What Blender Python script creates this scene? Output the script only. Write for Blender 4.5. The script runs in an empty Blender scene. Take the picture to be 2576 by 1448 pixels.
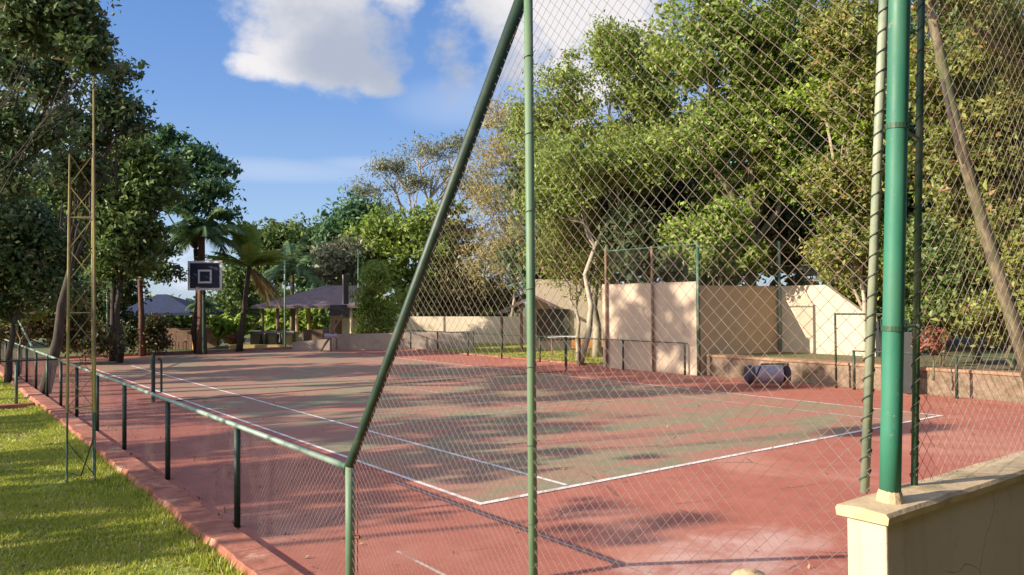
import bpy, math, random
import numpy as np
from mathutils import Vector, Matrix
R_ = math.radians
sc = bpy.context.scene
COL = sc.collection

# ------------------------------------------------------------------ camera
CAM = np.array([-5.1519, -7.569, 2.2998])
YAW, PITCH, ROLL, FPX = -.6418, .0187, -.0082, 2000.0     # focal length in pixels of a 2576 px wide picture
_f = np.array([-math.sin(YAW)*math.cos(PITCH), math.cos(YAW)*math.cos(PITCH), math.sin(PITCH)])
_r = np.array([math.cos(YAW), math.sin(YAW), 0.0]); _u = np.cross(_r, _f)
CR = _r*math.cos(ROLL)+_u*math.sin(ROLL); CU = -_r*math.sin(ROLL)+_u*math.cos(ROLL); CF = _f
cam_d = bpy.data.cameras.new("camera"); cam = bpy.data.objects.new("camera", cam_d); COL.objects.link(cam)
cam_d.sensor_width = 36; cam_d.lens = 36*FPX/2576; cam_d.clip_start = .05; cam_d.clip_end = 2000
M_ = Matrix.Identity(4)
for i in range(3):
    M_[i][0] = CR[i]; M_[i][1] = CU[i]; M_[i][2] = -CF[i]; M_[i][3] = CAM[i]
cam.matrix_world = M_
sc.camera = cam
def ray(px, py): return CF + CR*(px-1288)/FPX + CU*(724-py)/FPX
def at(px, py, d): return CAM + ray(px, py)*d
def gnd(px, py, z=0.0):
    d = ray(px, py); return CAM + d*((z-CAM[2])/d[2])

# ------------------------------------------------------------------ sky, sun, exposure
SUN_EL = R_(23.7)
sun_h = np.array([-.965, .263]); sun_h /= np.linalg.norm(sun_h)
S = np.array([sun_h[0]*math.cos(SUN_EL), sun_h[1]*math.cos(SUN_EL), math.sin(SUN_EL)])
SUN_AZ = math.atan2(sun_h[0], sun_h[1])          # from +Y towards +X
ld = bpy.data.lights.new("sun", 'SUN'); ld.energy = 4.3; ld.angle = R_(.5); ld.color = (1.0, .88, .71)
sun = bpy.data.objects.new("sun", ld); COL.objects.link(sun)
sun.rotation_euler = Vector(tuple(-S)).to_track_quat('-Z', 'Y').to_euler(); sun.location = (-30, 8, 30)

world = bpy.data.worlds.new("World"); sc.world = world; world.use_nodes = True
nt = world.node_tree; nt.nodes.clear()
def N(t, typ, **kw):
    n = t.nodes.new(typ)
    for k, v in kw.items(): setattr(n, k, v)
    return n
def L(t, a, b): t.links.new(a, b)
def math_(t, op, a, b=None, c=None, clamp=False):
    n = t.nodes.new('ShaderNodeMath'); n.operation = op; n.use_clamp = clamp
    for i, v in enumerate((a, b, c)):
        if v is None: continue
        if isinstance(v, (int, float)): n.inputs[i].default_value = v
        else: t.links.new(v, n.inputs[i])
    return n.outputs[0]
def mixc(t, fac, a, b):
    n = t.nodes.new('ShaderNodeMix'); n.data_type = 'RGBA'
    for i, v in ((0, fac), (6, a), (7, b)):
        if isinstance(v, (int, float)): n.inputs[i].default_value = v
        elif isinstance(v, tuple): n.inputs[i].default_value = (*v, 1) if len(v) == 3 else v
        else: t.links.new(v, n.inputs[i])
    return n.outputs[2]
def ramp(t, fac, stops, interp='LINEAR'):
    n = t.nodes.new('ShaderNodeValToRGB'); n.color_ramp.interpolation = interp
    e = n.color_ramp.elements
    while len(e) < len(stops): e.new(.5)
    for i, (p, c) in enumerate(stops):
        e[i].position = p; e[i].color = (*c, 1) if isinstance(c, tuple) else (c, c, c, 1)
    t.links.new(fac, n.inputs[0]); return n.outputs[0]
def smooth(t, x, lo, hi):
    n = t.nodes.new('ShaderNodeMapRange'); n.interpolation_type = 'SMOOTHSTEP'
    t.links.new(x, n.inputs[0]); n.inputs[1].default_value = lo; n.inputs[2].default_value = hi
    return n.outputs[0]

def build_world():
    t = nt
    out = N(t, 'ShaderNodeOutputWorld'); bg = N(t, 'ShaderNodeBackground'); bg.inputs[1].default_value = .14
    sky = N(t, 'ShaderNodeTexSky', sky_type='NISHITA'); sky.sun_disc = False
    sky.sun_elevation = SUN_EL; sky.sun_rotation = SUN_AZ; sky.air_density = 1.0; sky.dust_density = .6; sky.ozone_density = 2.6
    tc = N(t, 'ShaderNodeTexCoord'); sx = N(t, 'ShaderNodeSeparateXYZ'); L(t, tc.outputs['Generated'], sx.inputs[0])
    az = math_(t, 'ARCTAN2', sx.outputs[0], sx.outputs[1])
    el = math_(t, 'ARCSINE', sx.outputs[2])
    cb = N(t, 'ShaderNodeCombineXYZ'); L(t, az, cb.inputs[0]); L(t, math_(t, 'MULTIPLY', el, 1.25), cb.inputs[1])
    def noise(scale, detail, rough, off=0.0):
        n = N(t, 'ShaderNodeTexNoise'); n.inputs['Scale'].default_value = scale; n.inputs['Detail'].default_value = detail
        n.inputs['Roughness'].default_value = rough
        m = N(t, 'ShaderNodeVectorMath', operation='ADD'); L(t, cb.outputs[0], m.inputs[0]); m.inputs[1].default_value = (off, off*.7, off*.3)
        L(t, m.outputs[0], n.inputs['Vector']); return n.outputs[0]
    n1 = noise(4.5, 9, .6); n2 = noise(14, 5, .6, 3.1); n3 = noise(3.2, 4, .5, 9.4)
    wob = math_(t, 'ADD', math_(t, 'MULTIPLY', math_(t, 'SUBTRACT', n1, .5), 4.2), math_(t, 'MULTIPLY', math_(t, 'SUBTRACT', n2, .5), 2.2))
    def ae(px, py):
        d = ray(px, py); d = d/np.linalg.norm(d); return math.atan2(d[0], d[1]), math.asin(d[2])
    def blob(px, py, rpx, rpy, k=1.0):
        a, e = ae(px, py); ra = rpx/FPX; re = rpy/FPX
        x = math_(t, 'DIVIDE', math_(t, 'SUBTRACT', az, a), ra); y = math_(t, 'DIVIDE', math_(t, 'SUBTRACT', el, e), re)
        r2 = math_(t, 'ADD', math_(t, 'MULTIPLY', x, x), math_(t, 'MULTIPLY', y, y))
        return math_(t, 'MULTIPLY', math_(t, 'SUBTRACT', 1.0, r2), k)
    def mx(*a):
        o = a[0]
        for b in a[1:]: o = math_(t, 'MAXIMUM', o, b)
        return o
    big = mx(blob(700, 20, 150, 150), blob(780, 135, 215, 85), blob(840, 30, 165, 180), blob(985, 0, 75, 45),
             blob(945, 205, 60, 34, .7), blob(640, 165, 90, 42), blob(1165, 120, 80, 150, .8), blob(1240, -10, 110, 190), blob(1290, 130, 160, 160), blob(1450, 60, 260, 260))
    a0, e0 = ae(790, 228)
    dens = math_(t, 'ADD', big, wob)
    dens = smooth(t, dens, -.1, .95)
    # flat underside of the large cloud
    soft = mx(blob(1180, 260, 230, 70, .6), blob(700, 430, 260, 34, .8), blob(900, 415, 150, 22, .6), blob(2000, 100, 500, 500, .8))
    sd = math_(t, 'MULTIPLY', smooth(t, math_(t, 'ADD', soft, math_(t, 'MULTIPLY', math_(t, 'SUBTRACT', n3, .5), 1.2)), -.2, .9), .4)
    low = mx(blob(440, 660, 90, 80, .9), blob(120, 560, 160, 140, .7), blob(150, 300, 170, 170, .5))
    ld_ = math_(t, 'MULTIPLY', smooth(t, math_(t, 'ADD', low, wob), -.1, .9), .75)
    # cloud shading painted in: grey on the thick lower right belly, bright rim
    belly = mx(blob(905, 120, 190, 110, .8), blob(1160, 170, 170, 160, .9), blob(800, 60, 180, 60, .3))
    gv = smooth(t, math_(t, 'ADD', belly, math_(t, 'MULTIPLY', math_(t, 'SUBTRACT', n1, .5), 3.6)), -.75, 1.0)
    cc = mixc(t, gv, (3.5, 3.4, 3.45), (1.75, 1.95, 2.4))
    # clear sky, a little paler towards the horizon
    hz = smooth(t, el, .42, .02)
    skyc = mixc(t, 1.0, sky.outputs[0], (1, 1, 1))
    mul = N(t, 'ShaderNodeMix', data_type='RGBA', blend_type='MULTIPLY'); mul.inputs[0].default_value = 1
    L(t, sky.outputs[0], mul.inputs[6]); mul.inputs[7].default_value = (.88, 1.0, 1.2, 1)
    grad = ramp(t, el, [(.0, (1.8, 2.2, 2.8)), (.10, (1.25, 1.8, 2.75)), (.24, (.66, 1.25, 2.5)), (.42, (.36, .88, 2.2))])
    c = mixc(t, .8, mul.outputs[2], grad)
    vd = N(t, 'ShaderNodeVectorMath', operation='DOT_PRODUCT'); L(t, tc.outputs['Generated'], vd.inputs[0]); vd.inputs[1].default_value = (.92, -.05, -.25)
    fill_cloud = math_(t, 'ADD', math_(t, 'MULTIPLY', vd.outputs['Value'], -1.6), math_(t, 'MULTIPLY', math_(t, 'SUBTRACT', n3, .5), 2.2))
    rc_ = smooth(t, fill_cloud, .55, 1.0); c = mixc(t, math_(t, 'MULTIPLY', rc_, .85), c, (6.0, 5.9, 6.0))  # bright unseen clouds added west of the view as fill light
    c = mixc(t, sd, c, (2.7, 3.0, 3.7)); c = mixc(t, ld_, c, (3.3, 3.6, 4.2)); c = mixc(t, dens, c, cc)
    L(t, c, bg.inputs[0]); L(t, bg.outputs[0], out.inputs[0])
build_world()
sc.view_settings.view_transform = 'Standard'; sc.view_settings.look = 'None'; sc.view_settings.gamma = 1
sc.view_settings.exposure = 0.9
sc.view_settings.use_curve_mapping = False
sc.cycles.max_bounces = 6; sc.cycles.transparent_max_bounces = 8

# ------------------------------------------------------------------ materials
def newmat(name, rough=.8):
    m = bpy.data.materials.new(name); m.use_nodes = True
    b = m.node_tree.nodes['Principled BSDF']; b.inputs['Roughness'].default_value = rough
    return m, m.node_tree, b
def coords(t, scale=(1, 1, 1)):
    g = N(t, 'ShaderNodeNewGeometry'); mp = N(t, 'ShaderNodeMapping'); mp.inputs['Scale'].default_value = scale
    L(t, g.outputs['Position'], mp.inputs[0]); return mp.outputs[0]
def tnoise(t, vec, scale, detail=4, rough=.55, dist=0.0):
    n = N(t, 'ShaderNodeTexNoise'); n.inputs['Scale'].default_value = scale; n.inputs['Detail'].default_value = detail
    n.inputs['Roughness'].default_value = rough; n.inputs['Distortion'].default_value = dist; L(t, vec, n.inputs['Vector']); return n.outputs[0]
def bump(t, b, h, strength=.3, dist=.01):
    n = N(t, 'ShaderNodeBump'); n.inputs['Strength'].default_value = strength; n.inputs['Distance'].default_value = dist
    L(t, h, n.inputs['Height']); L(t, n.outputs[0], b.inputs['Normal'])
def mottled(name, c1, c2, scale=3.0, rough=.8, c3=None, scale3=.6, metal=0.0, bmp=.2, stretch=(1, 1, 1), bdist=.005):
    m, t, b = newmat(name, rough); v = coords(t, stretch)
    n = tnoise(t, v, scale, 6, .65)
    c = mixc(t, smooth(t, n, .35, .68), c1, c2)
    if c3: c = mixc(t, smooth(t, tnoise(t, v, scale3, 5, .6, .4), .5, .66), c, c3)
    L(t, c, b.inputs['Base Color']); b.inputs['Metallic'].default_value = metal
    if bmp: bump(t, b, tnoise(t, v, scale*8, 4), bmp, bdist)
    return m
def leafmat(name, c1, c2, c3, trans=.35, rough=.45, dead=None):
    m, t, b = newmat(name, rough)
    g = N(t, 'ShaderNodeNewGeometry'); rnd = g.outputs['Random Per Island']
    v = coords(t); n = tnoise(t, v, .55, 3)
    c = mixc(t, smooth(t, n, .36, .64), c1, c2)
    c = mixc(t, math_(t, 'MULTIPLY', smooth(t, tnoise(t, v, 2.4, 3, .6), .5, .72), .6), c, c3)
    c = mixc(t, smooth(t, rnd, .35, 1.0), c, c3)
    if dead: c = mixc(t, smooth(t, rnd, .9, .93), c, dead)
    L(t, c, b.inputs['Base Color']); b.inputs['Specular IOR Level'].default_value = .35
    tr = N(t, 'ShaderNodeBsdfTranslucent'); L(t, c, tr.inputs[0])
    mx = N(t, 'ShaderNodeMixShader'); mx.inputs[0].default_value = trans
    L(t, b.outputs[0], mx.inputs[1]); L(t, tr.outputs[0], mx.inputs[2]); L(t, mx.outputs[0], t.nodes['Material Output'].inputs[0])
    return m
MAT = {}
def painted(name, c1, c2, chip, rough):
    m, t, b = newmat(name, rough); v = coords(t, (1, 1, .35)); v1 = coords(t)
    c = mixc(t, smooth(t, tnoise(t, v, 4, 6, .65), .35, .65), c1, c2)
    c = mixc(t, math_(t, 'MULTIPLY', smooth(t, tnoise(t, v, 1.1, 4, .6), .52, .7), .6), c, tuple(.5*x+.5*y for x, y in zip(c2, (.25, .26, .16))))
    ch = smooth(t, tnoise(t, v1, 14, 8, .75), .62, .66); c = mixc(t, ch, c, chip)
    L(t, c, b.inputs['Base Color']); bump(t, b, tnoise(t, v1, 30, 5, .7), .25, .003)
    L(t, math_(t, 'ADD', math_(t, 'MULTIPLY', tnoise(t, v1, 6, 5, .7), .4), rough-.15), b.inputs['Roughness']); return m
def weathered(name, c1, c2, stain, bscale=6):
    m, t, b = newmat(name, .9); v = coords(t); vs = coords(t, (5, 5, .5))
    c = mixc(t, smooth(t, tnoise(t, v, 2.2, 7, .65), .35, .68), c1, c2)
    c = mixc(t, math_(t, 'MULTIPLY', smooth(t, tnoise(t, vs, 1.6, 5, .6), .52, .75), .6), c, stain)
    c = mixc(t, math_(t, 'MULTIPLY', smooth(t, tnoise(t, v, 11, 8, .75), .58, .68), .6), c, stain)
    vo = N(t, 'ShaderNodeTexVoronoi', feature='DISTANCE_TO_EDGE'); vo.inputs['Scale'].default_value = 1.3
    md = N(t, 'ShaderNodeMix', data_type='VECTOR'); md.inputs[0].default_value = .15; nz = N(t, 'ShaderNodeTexNoise'); nz.inputs['Scale'].default_value = 3; nz.inputs['Detail'].default_value = 6
    L(t, v, nz.inputs['Vector']); L(t, v, md.inputs[4]); L(t, nz.outputs['Color'], md.inputs[5]); L(t, md.outputs[1], vo.inputs['Vector'])
    c = mixc(t, math_(t, 'MULTIPLY', math_(t, 'MULTIPLY', smooth(t, vo.outputs['Distance'], .005, .001), smooth(t, tnoise(t, v, 1.1, 3), .52, .6)), .6), c, tuple(q*.5 for q in stain))
    L(t, c, b.inputs['Base Color']); bump(t, b, tnoise(t, v, bscale*9, 6, .7), .35, .004); return m
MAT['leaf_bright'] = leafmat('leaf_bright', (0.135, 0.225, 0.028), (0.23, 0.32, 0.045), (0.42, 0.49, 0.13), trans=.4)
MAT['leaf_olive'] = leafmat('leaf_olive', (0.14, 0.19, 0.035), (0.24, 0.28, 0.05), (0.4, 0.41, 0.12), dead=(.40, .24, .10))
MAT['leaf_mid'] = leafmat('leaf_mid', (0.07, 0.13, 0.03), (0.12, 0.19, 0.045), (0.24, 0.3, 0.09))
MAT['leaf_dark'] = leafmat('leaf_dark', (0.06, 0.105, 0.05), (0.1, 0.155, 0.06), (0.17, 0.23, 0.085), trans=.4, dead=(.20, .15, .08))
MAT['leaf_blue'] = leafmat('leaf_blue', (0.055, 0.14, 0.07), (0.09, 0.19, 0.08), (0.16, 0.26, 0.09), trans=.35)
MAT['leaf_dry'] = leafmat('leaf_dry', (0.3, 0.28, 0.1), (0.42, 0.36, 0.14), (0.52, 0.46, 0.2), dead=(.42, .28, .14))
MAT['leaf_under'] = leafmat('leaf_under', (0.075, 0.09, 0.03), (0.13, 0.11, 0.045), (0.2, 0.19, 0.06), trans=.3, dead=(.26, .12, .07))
MAT['leaf_lime'] = leafmat('leaf_lime', (.18, .30, .03), (.26, .36, .04), (.38, .46, .07))
MAT['leaf_red'] = leafmat('leaf_red', (0.2, 0.12, 0.05), (0.16, 0.14, 0.05), (0.45, 0.13, 0.1))
MAT['leaf_orange'] = leafmat('leaf_orange', (.42, .24, .03), (.30, .24, .04), (.55, .34, .05))
MAT['leaf_litter'] = leafmat('leaf_litter', (.20, .12, .05), (.30, .20, .08), (.40, .30, .12), trans=.1)
MAT['leaf_grey'] = leafmat('leaf_grey', (0.17, 0.2, 0.12), (0.25, 0.26, 0.15), (0.34, 0.33, 0.19), trans=.25)
MAT['palm'] = leafmat('palm', (0.09, 0.17, 0.08), (0.12, 0.21, 0.09), (0.2, 0.28, 0.11), trans=.35)
MAT['palm_sun'] = leafmat('palm_sun', (0.18, 0.3, 0.05), (0.25, 0.36, 0.06), (0.38, 0.44, 0.1), trans=.4)
MAT['palm_dry'] = leafmat('palm_dry', (.3, .22, .09), (.26, .2, .1), (.42, .32, .14), trans=.2)
MAT['bark'] = mottled('bark', (.09, .075, .045), (.25, .21, .125), 9, .9, (.10, .115, .05), 2.2, bmp=.6, stretch=(1, 1, .3))
MAT['bark_pale'] = mottled('bark_pale', (.42, .34, .25), (.55, .46, .36), 8, .9, (.26, .24, .16), 2, bmp=.5, stretch=(1, 1, .3))
MAT['bark_dark'] = mottled('bark_dark', (.045, .035, .03), (.09, .07, .05), 8, .9, bmp=.5, stretch=(1, 1, .3))
MAT['bark_red'] = mottled('bark_red', (.11, .055, .04), (.17, .09, .065), 8, .9, bmp=.5, stretch=(1, 1, .3))
MAT['green_paint'] = painted('green_paint', (.028, .16, .105), (.045, .215, .14), (.27, .24, .15), .5)
MAT['faded_old'] = mottled('faded_paint', (.13, .21, .13), (.20, .27, .17), 7, .55, (.03, .13, .075), 2.2, bmp=.25)
MAT['faded_paint'] = painted('faded_paint', (.10, .19, .11), (.17, .25, .15), (.20, .13, .08), .5)
MAT['old_green'] = mottled('old_green', (.03, .085, .05), (.055, .12, .07), 8, .5, (.2, .22, .15), 3.0, bmp=.2)
MAT['dark_green'] = mottled('dark_green', (.012, .035, .022), (.022, .05, .03), 8, .5, (.05, .07, .05), 4.0, bmp=.2)
MAT['pale_paint'] = mottled('pale_paint', (.27, .31, .22), (.36, .37, .28), 9, .55, (.14, .2, .15), 3, bmp=.2)
MAT['rail_pale'] = mottled('rail_pale', (.2, .3, .24), (.34, .40, .34), 6, .45, (.04, .15, .09), 1.5, bmp=.15)
MAT['wire'] = mottled('wire', (.22, .165, .14), (.29, .225, .195), 6, .6, (.24, .13, .095), 1.3, bmp=0)
MAT['wire_grey'] = mottled('wire_grey', (.2, .17, .15), (.26, .22, .2), 6, .5, bmp=0)
MAT['wire_dark'] = mottled('wire_dark', (.05, .06, .05), (.09, .09, .07), 6, .6, bmp=0)
MAT['mast'] = mottled('mast', (.30, .245, .06), (.37, .30, .085), 5, .6, (.17, .12, .07), .9, bmp=.1)
MAT['cream'] = weathered('cream', (.58, .46, .355), (.64, .52, .41), (.42, .33, .22))
MAT['cream_cap'] = mottled('cream_cap', (.50, .37, .22), (.62, .48, .30), 9, .85, (.34, .27, .14), 3.2, bmp=.5, bdist=.006)
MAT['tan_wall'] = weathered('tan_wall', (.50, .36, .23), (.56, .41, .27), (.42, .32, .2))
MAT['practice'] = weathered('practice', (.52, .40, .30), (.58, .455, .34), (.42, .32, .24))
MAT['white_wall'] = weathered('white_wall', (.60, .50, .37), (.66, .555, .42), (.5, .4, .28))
MAT['rib'] = mottled('rib', (.18, .10, .06), (.26, .16, .10), 6, .7, bmp=.1)
MAT['grey_wall'] = mottled('grey_wall', (.36, .29, .24), (.43, .35, .29), 2, .9, (.3, .25, .2), 1, bmp=.2)
MAT['stone_ledge'] = mottled('stone_ledge', (.22, .15, .10), (.34, .25, .18), 7, .95, (.14, .11, .06), 2.4, bmp=.9, bdist=.03)
MAT['soil'] = mottled('soil', (.34, .19, .115), (.42, .26, .16), 5, .95, (.25, .15, .09), 1.5, bmp=.6, bdist=.02)
MAT['tile'] = mottled('tile', (.17, .115, .12), (.24, .165, .165), 8, .7, (.13, .10, .12), 2, bmp=.4, stretch=(1, 1, 3))
MAT['tile_blue'] = mottled('tile_blue', (.018, .028, .075), (.03, .042, .10), 8, .95, (.02, .03, .06), 2, bmp=.4)
MAT['orange_paint'] = mottled('orange_paint', (.55, .24, .05), (.62, .30, .08), 5, .6, bmp=.1)
MAT['yellow_paint'] = mottled('yellow_paint', (.48, .33, .12), (.54, .39, .17), 5, .6, (.42, .3, .16), 2, bmp=.1)
MAT['wood'] = mottled('wood', (.16, .09, .06), (.24, .14, .09), 6, .7, bmp=.3)
MAT['navy'] = mottled('navy', (.018, .024, .055), (.025, .032, .07), 4, .5, bmp=.05)
MAT['white'] = mottled('white', (.72, .70, .72), (.8, .78, .78), 5, .5, bmp=.05)
MAT['black'] = mottled('black', (.012, .012, .014), (.02, .02, .024), 5, .5, bmp=.05)
MAT['steel'] = mottled('steel', (.22, .22, .23), (.3, .3, .32), 5, .4, metal=.4, bmp=.05)
MAT['grey_blue'] = mottled('grey_blue', (.26, .25, .33), (.38, .35, .42), 5, .55, bmp=.1)
MAT['blue_dark'] = mottled('blue_dark', (.03, .032, .06), (.05, .052, .09), 5, .5, bmp=.1)
MAT['rust'] = mottled('rust', (.16, .05, .03), (.25, .08, .05), 8, .8, bmp=.3)
MAT['opening_shade'] = mottled('opening_shade', (.06, .06, .05), (.10, .10, .08), 2, .6, bmp=0)

def cracks(t, v, c):
    mp = N(t, 'ShaderNodeMix', data_type='VECTOR'); mp.inputs[0].default_value = .12
    nz = N(t, 'ShaderNodeTexNoise'); nz.inputs['Scale'].default_value = 1.6; nz.inputs['Detail'].default_value = 6; L(t, v, nz.inputs['Vector'])
    L(t, v, mp.inputs[4]); L(t, nz.outputs['Color'], mp.inputs[5])
    vo = N(t, 'ShaderNodeTexVoronoi', feature='DISTANCE_TO_EDGE'); vo.inputs['Scale'].default_value = .42; L(t, mp.outputs[1], vo.inputs['Vector'])
    k = math_(t, 'MULTIPLY', smooth(t, vo.outputs['Distance'], .006, .0015), smooth(t, tnoise(t, v, .7, 3), .5, .62))
    return mixc(t, math_(t, 'MULTIPLY', k, .7), c, (.10, .06, .05))
def court_material():
    m, t, b = newmat('court_red', .85); v = coords(t)
    n1 = tnoise(t, v, .35, 6, .6, .6); n2 = tnoise(t, v, 2.2, 6, .7, .3); n3 = tnoise(t, v, 60, 3, .6)
    c = mixc(t, smooth(t, n2, .3, .7), (.385, .112, .072), (.46, .155, .103))
    c = mixc(t, smooth(t, n1, .5, .72), c, (.53, .23, .16))
    c = mixc(t, smooth(t, tnoise(t, v, .9, 7, .7, .8), .60, .70), c, (.34, .11, .08))
    c = mixc(t, math_(t, 'MULTIPLY', smooth(t, n3, .45, .75), .35), c, (.30, .12, .09))
    # pale dusty patch near the wall
    sx = N(t, 'ShaderNodeSeparateXYZ'); L(t, v, sx.inputs[0])
    dx = math_(t, 'DIVIDE', math_(t, 'SUBTRACT', sx.outputs[0], .7), 1.5); dy = math_(t, 'DIVIDE', math_(t, 'ADD', sx.outputs[1], 3.0), .8)
    rr = math_(t, 'ADD', math_(t, 'MULTIPLY', dx, dx), math_(t, 'MULTIPLY', dy, dy))
    k = math_(t, 'SUBTRACT', 1.0, rr); k = math_(t, 'ADD', k, math_(t, 'MULTIPLY', math_(t, 'SUBTRACT', n2, .5), 3.0))
    c = mixc(t, math_(t, 'MULTIPLY', smooth(t, k, 0, 1.3), .55), c, (.68, .50, .44))
    c = cracks(t, v, c)
    L(t, c, b.inputs['Base Color']); bump(t, b, n3, .35, .004); return m
MAT['court_red'] = court_material()
def inner_material():
    m, t, b = newmat('court_green', .85); v = coords(t); vs = coords(t, (.45, 1.6, 1))
    n1 = tnoise(t, vs, .8, 6, .65, .8); n2 = tnoise(t, v, 3, 6, .7, .4); n3 = tnoise(t, v, 60, 3, .6)
    c = mixc(t, smooth(t, n2, .3, .7), (.235, .205, .115), (.31, .26, .16))
    c = mixc(t, math_(t, 'MULTIPLY', smooth(t, tnoise(t, v, .5, 5, .6, .5), .5, .68), .8), c, (.20, .24, .13))
    c = mixc(t, math_(t, 'MULTIPLY', smooth(t, n1, .40, .57), .88), c, (.43, .17, .12))
    c = mixc(t, math_(t, 'MULTIPLY', smooth(t, n3, .45, .75), .4), c, (.25, .17, .12))
    c = cracks(t, v, c)
    L(t, c, b.inputs['Base Color']); bump(t, b, n3, .35, .004); return m
MAT['court_green'] = inner_material()
MAT['line'] = mottled('line', (.78, .71, .66), (.86, .80, .77), 9, .7, (.5, .38, .32), 3.2, bmp=.1)
MAT['line_faded'] = mottled('line_faded', (.52, .40, .33), (.62, .5, .42), 9, .7, (.4, .22, .17), 2.2, bmp=.1)
MAT['cross_band'] = mottled('cross_band', (.08, .045, .04), (.12, .065, .055), 9, .9, bmp=.1)
MAT['kerb'] = mottled('kerb', (.34, .115, .07), (.46, .17, .11), 5, .9, (.52, .29, .19), 2.8, bmp=.7, bdist=.012)
def grass_ground():
    m, t, b = newmat('grass_ground', .95); v = coords(t)
    n1 = tnoise(t, v, .8, 5, .6, .3); n2 = tnoise(t, v, 14, 5, .7)
    c = mixc(t, smooth(t, n2, .3, .7), (.16, .21, .02), (.28, .31, .04))
    c = mixc(t, math_(t, 'MULTIPLY', smooth(t, n1, .46, .62), .8), c, (.33, .24, .11))
    L(t, c, b.inputs['Base Color']); bump(t, b, n2, .8, .03); return m
MAT['grass_ground'] = grass_ground()
def earth():
    m, t, b = newmat('earth', .95); v = coords(t)
    n1 = tnoise(t, v, .25, 5, .6, .3); n2 = tnoise(t, v, 6, 5, .7)
    c = mixc(t, smooth(t, n2, .3, .7), (.14, .12, .05), (.22, .17, .09))
    c = mixc(t, smooth(t, n1, .42, .58), c, (.11, .14, .04))
    L(t, c, b.inputs['Base Color']); bump(t, b, n2, .8, .05); return m
MAT['earth'] = earth()
def kerb_mat():
    m, t, b = newmat('kerb', .92); v = coords(t); sx = N(t, 'ShaderNodeSeparateXYZ'); L(t, v, sx.inputs[0])
    c = mixc(t, smooth(t, tnoise(t, v, 5, 7, .7), .35, .65), (.30, .10, .062), (.44, .165, .11))
    c = mixc(t, smooth(t, tnoise(t, v, 2.1, 6, .7), .54, .64), c, (.50, .30, .20))
    c = mixc(t, smooth(t, tnoise(t, v, 9, 8, .75), .6, .66), c, (.14, .11, .07))
    jt = math_(t, 'ABSOLUTE', math_(t, 'SUBTRACT', math_(t, 'FRACT', math_(t, 'ADD', math_(t, 'DIVIDE', sx.outputs[1], .62), math_(t, 'MULTIPLY', tnoise(t, v, 3, 3), .05))), .5))
    c = mixc(t, math_(t, 'MULTIPLY', smooth(t, jt, .018, .006), .8), c, (.07, .04, .03))
    L(t, c, b.inputs['Base Color']); bump(t, b, tnoise(t, v, 26, 7, .75), .8, .012); return m
MAT['kerb'] = kerb_mat()
MAT['blade'] = leafmat('blade', (0.3, 0.37, 0.03), (0.42, 0.45, 0.06), (0.54, 0.53, 0.12), trans=.4, dead=(.58, .47, .22))

# ------------------------------------------------------------------ mesh helpers
class MB:
    def __init__(s): s.v = []; s.f = []
    def add(s, vs, fs):
        o = len(s.v); s.v += [tuple(float(c) for c in q) for q in vs]; s.f += [tuple(o+i for i in q) for q in fs]; return s
    def box(s, a, b, rot=None, c=None):
        x0, y0, z0 = a; x1, y1, z1 = b
        vs = [(x0, y0, z0), (x1, y0, z0), (x1, y1, z0), (x0, y1, z0), (x0, y0, z1), (x1, y0, z1), (x1, y1, z1), (x0, y1, z1)]
        if rot:
            ca, sa = math.cos(rot), math.sin(rot); cx, cy = c
            vs = [(cx+(x-cx)*ca-(y-cy)*sa, cy+(x-cx)*sa+(y-cy)*ca, z) for x, y, z in vs]
        return s.add(vs, [(0, 3, 2, 1), (4, 5, 6, 7), (0, 1, 5, 4), (1, 2, 6, 5), (2, 3, 7, 6), (3, 0, 4, 7)])
    def tube(s, pts, rad, seg=8, cap=True):
        pts = [np.array(q, float) for q in pts]; n = len(pts)
        if not hasattr(rad, '__len__'): rad = [rad]*n
        vs = []; prev = None
        for i, q in enumerate(pts):
            d = pts[min(i+1, n-1)]-pts[max(i-1, 0)]; d = d/(np.linalg.norm(d)+1e-12)
            if prev is None:
                a = np.array([1, 0, 0]) if abs(d[0]) < .8 else np.array([0, 1, 0])
            else: a = prev
            x = a-d*(a@d); x = x/(np.linalg.norm(x)+1e-12); y = np.cross(d, x); prev = x
            for k in range(seg):
                th = 2*math.pi*k/seg; vs.append(q+rad[i]*(x*math.cos(th)+y*math.sin(th)))
        fs = [(i*seg+k, i*seg+(k+1) % seg, (i+1)*seg+(k+1) % seg, (i+1)*seg+k) for i in range(n-1) for k in range(seg)]
        if cap: fs += [tuple(range(seg-1, -1, -1)), tuple(range((n-1)*seg, n*seg))]
        return s.add(vs, fs)
    def prism(s, poly, h0, h1):
        n = len(poly); vs = [(x, y, h0) for x, y in poly]+[(x, y, h1) for x, y in poly]
        fs = [tuple(range(n-1, -1, -1)), tuple(range(n, 2*n))]+[(i, (i+1) % n, n+(i+1) % n, n+i) for i in range(n)]
        return s.add(vs, fs)
    def build(s, name, mat, parent=None, smooth_=False, bevel=0.0, loc=None):
        me = bpy.data.meshes.new(name); me.from_pydata(s.v, [], s.f); me.materials.append(mat if not isinstance(mat, str) else MAT[mat])
        if smooth_ or smooth_ is None: me.polygons.foreach_set('use_smooth', [p.loop_total <= 4 for p in me.polygons])
        me.update()
        o = bpy.data.objects.new(name, me); COL.objects.link(o)
        if parent is not None: o.parent = parent; o.matrix_parent_inverse = Matrix.Translation(parent.location).inverted() if parent.type == 'EMPTY' and parent.parent is None else Matrix.Identity(4)
        if bevel:
            md = o.modifiers.new('bevel', 'BEVEL'); md.width = bevel; md.segments = 2
        return o
def tag(o, label=None, cat=None, group=None, kind=None):
    if label: o['label'] = label
    if cat: o['category'] = cat
    if group: o['group'] = group
    if kind: o['kind'] = kind
    return o
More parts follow.
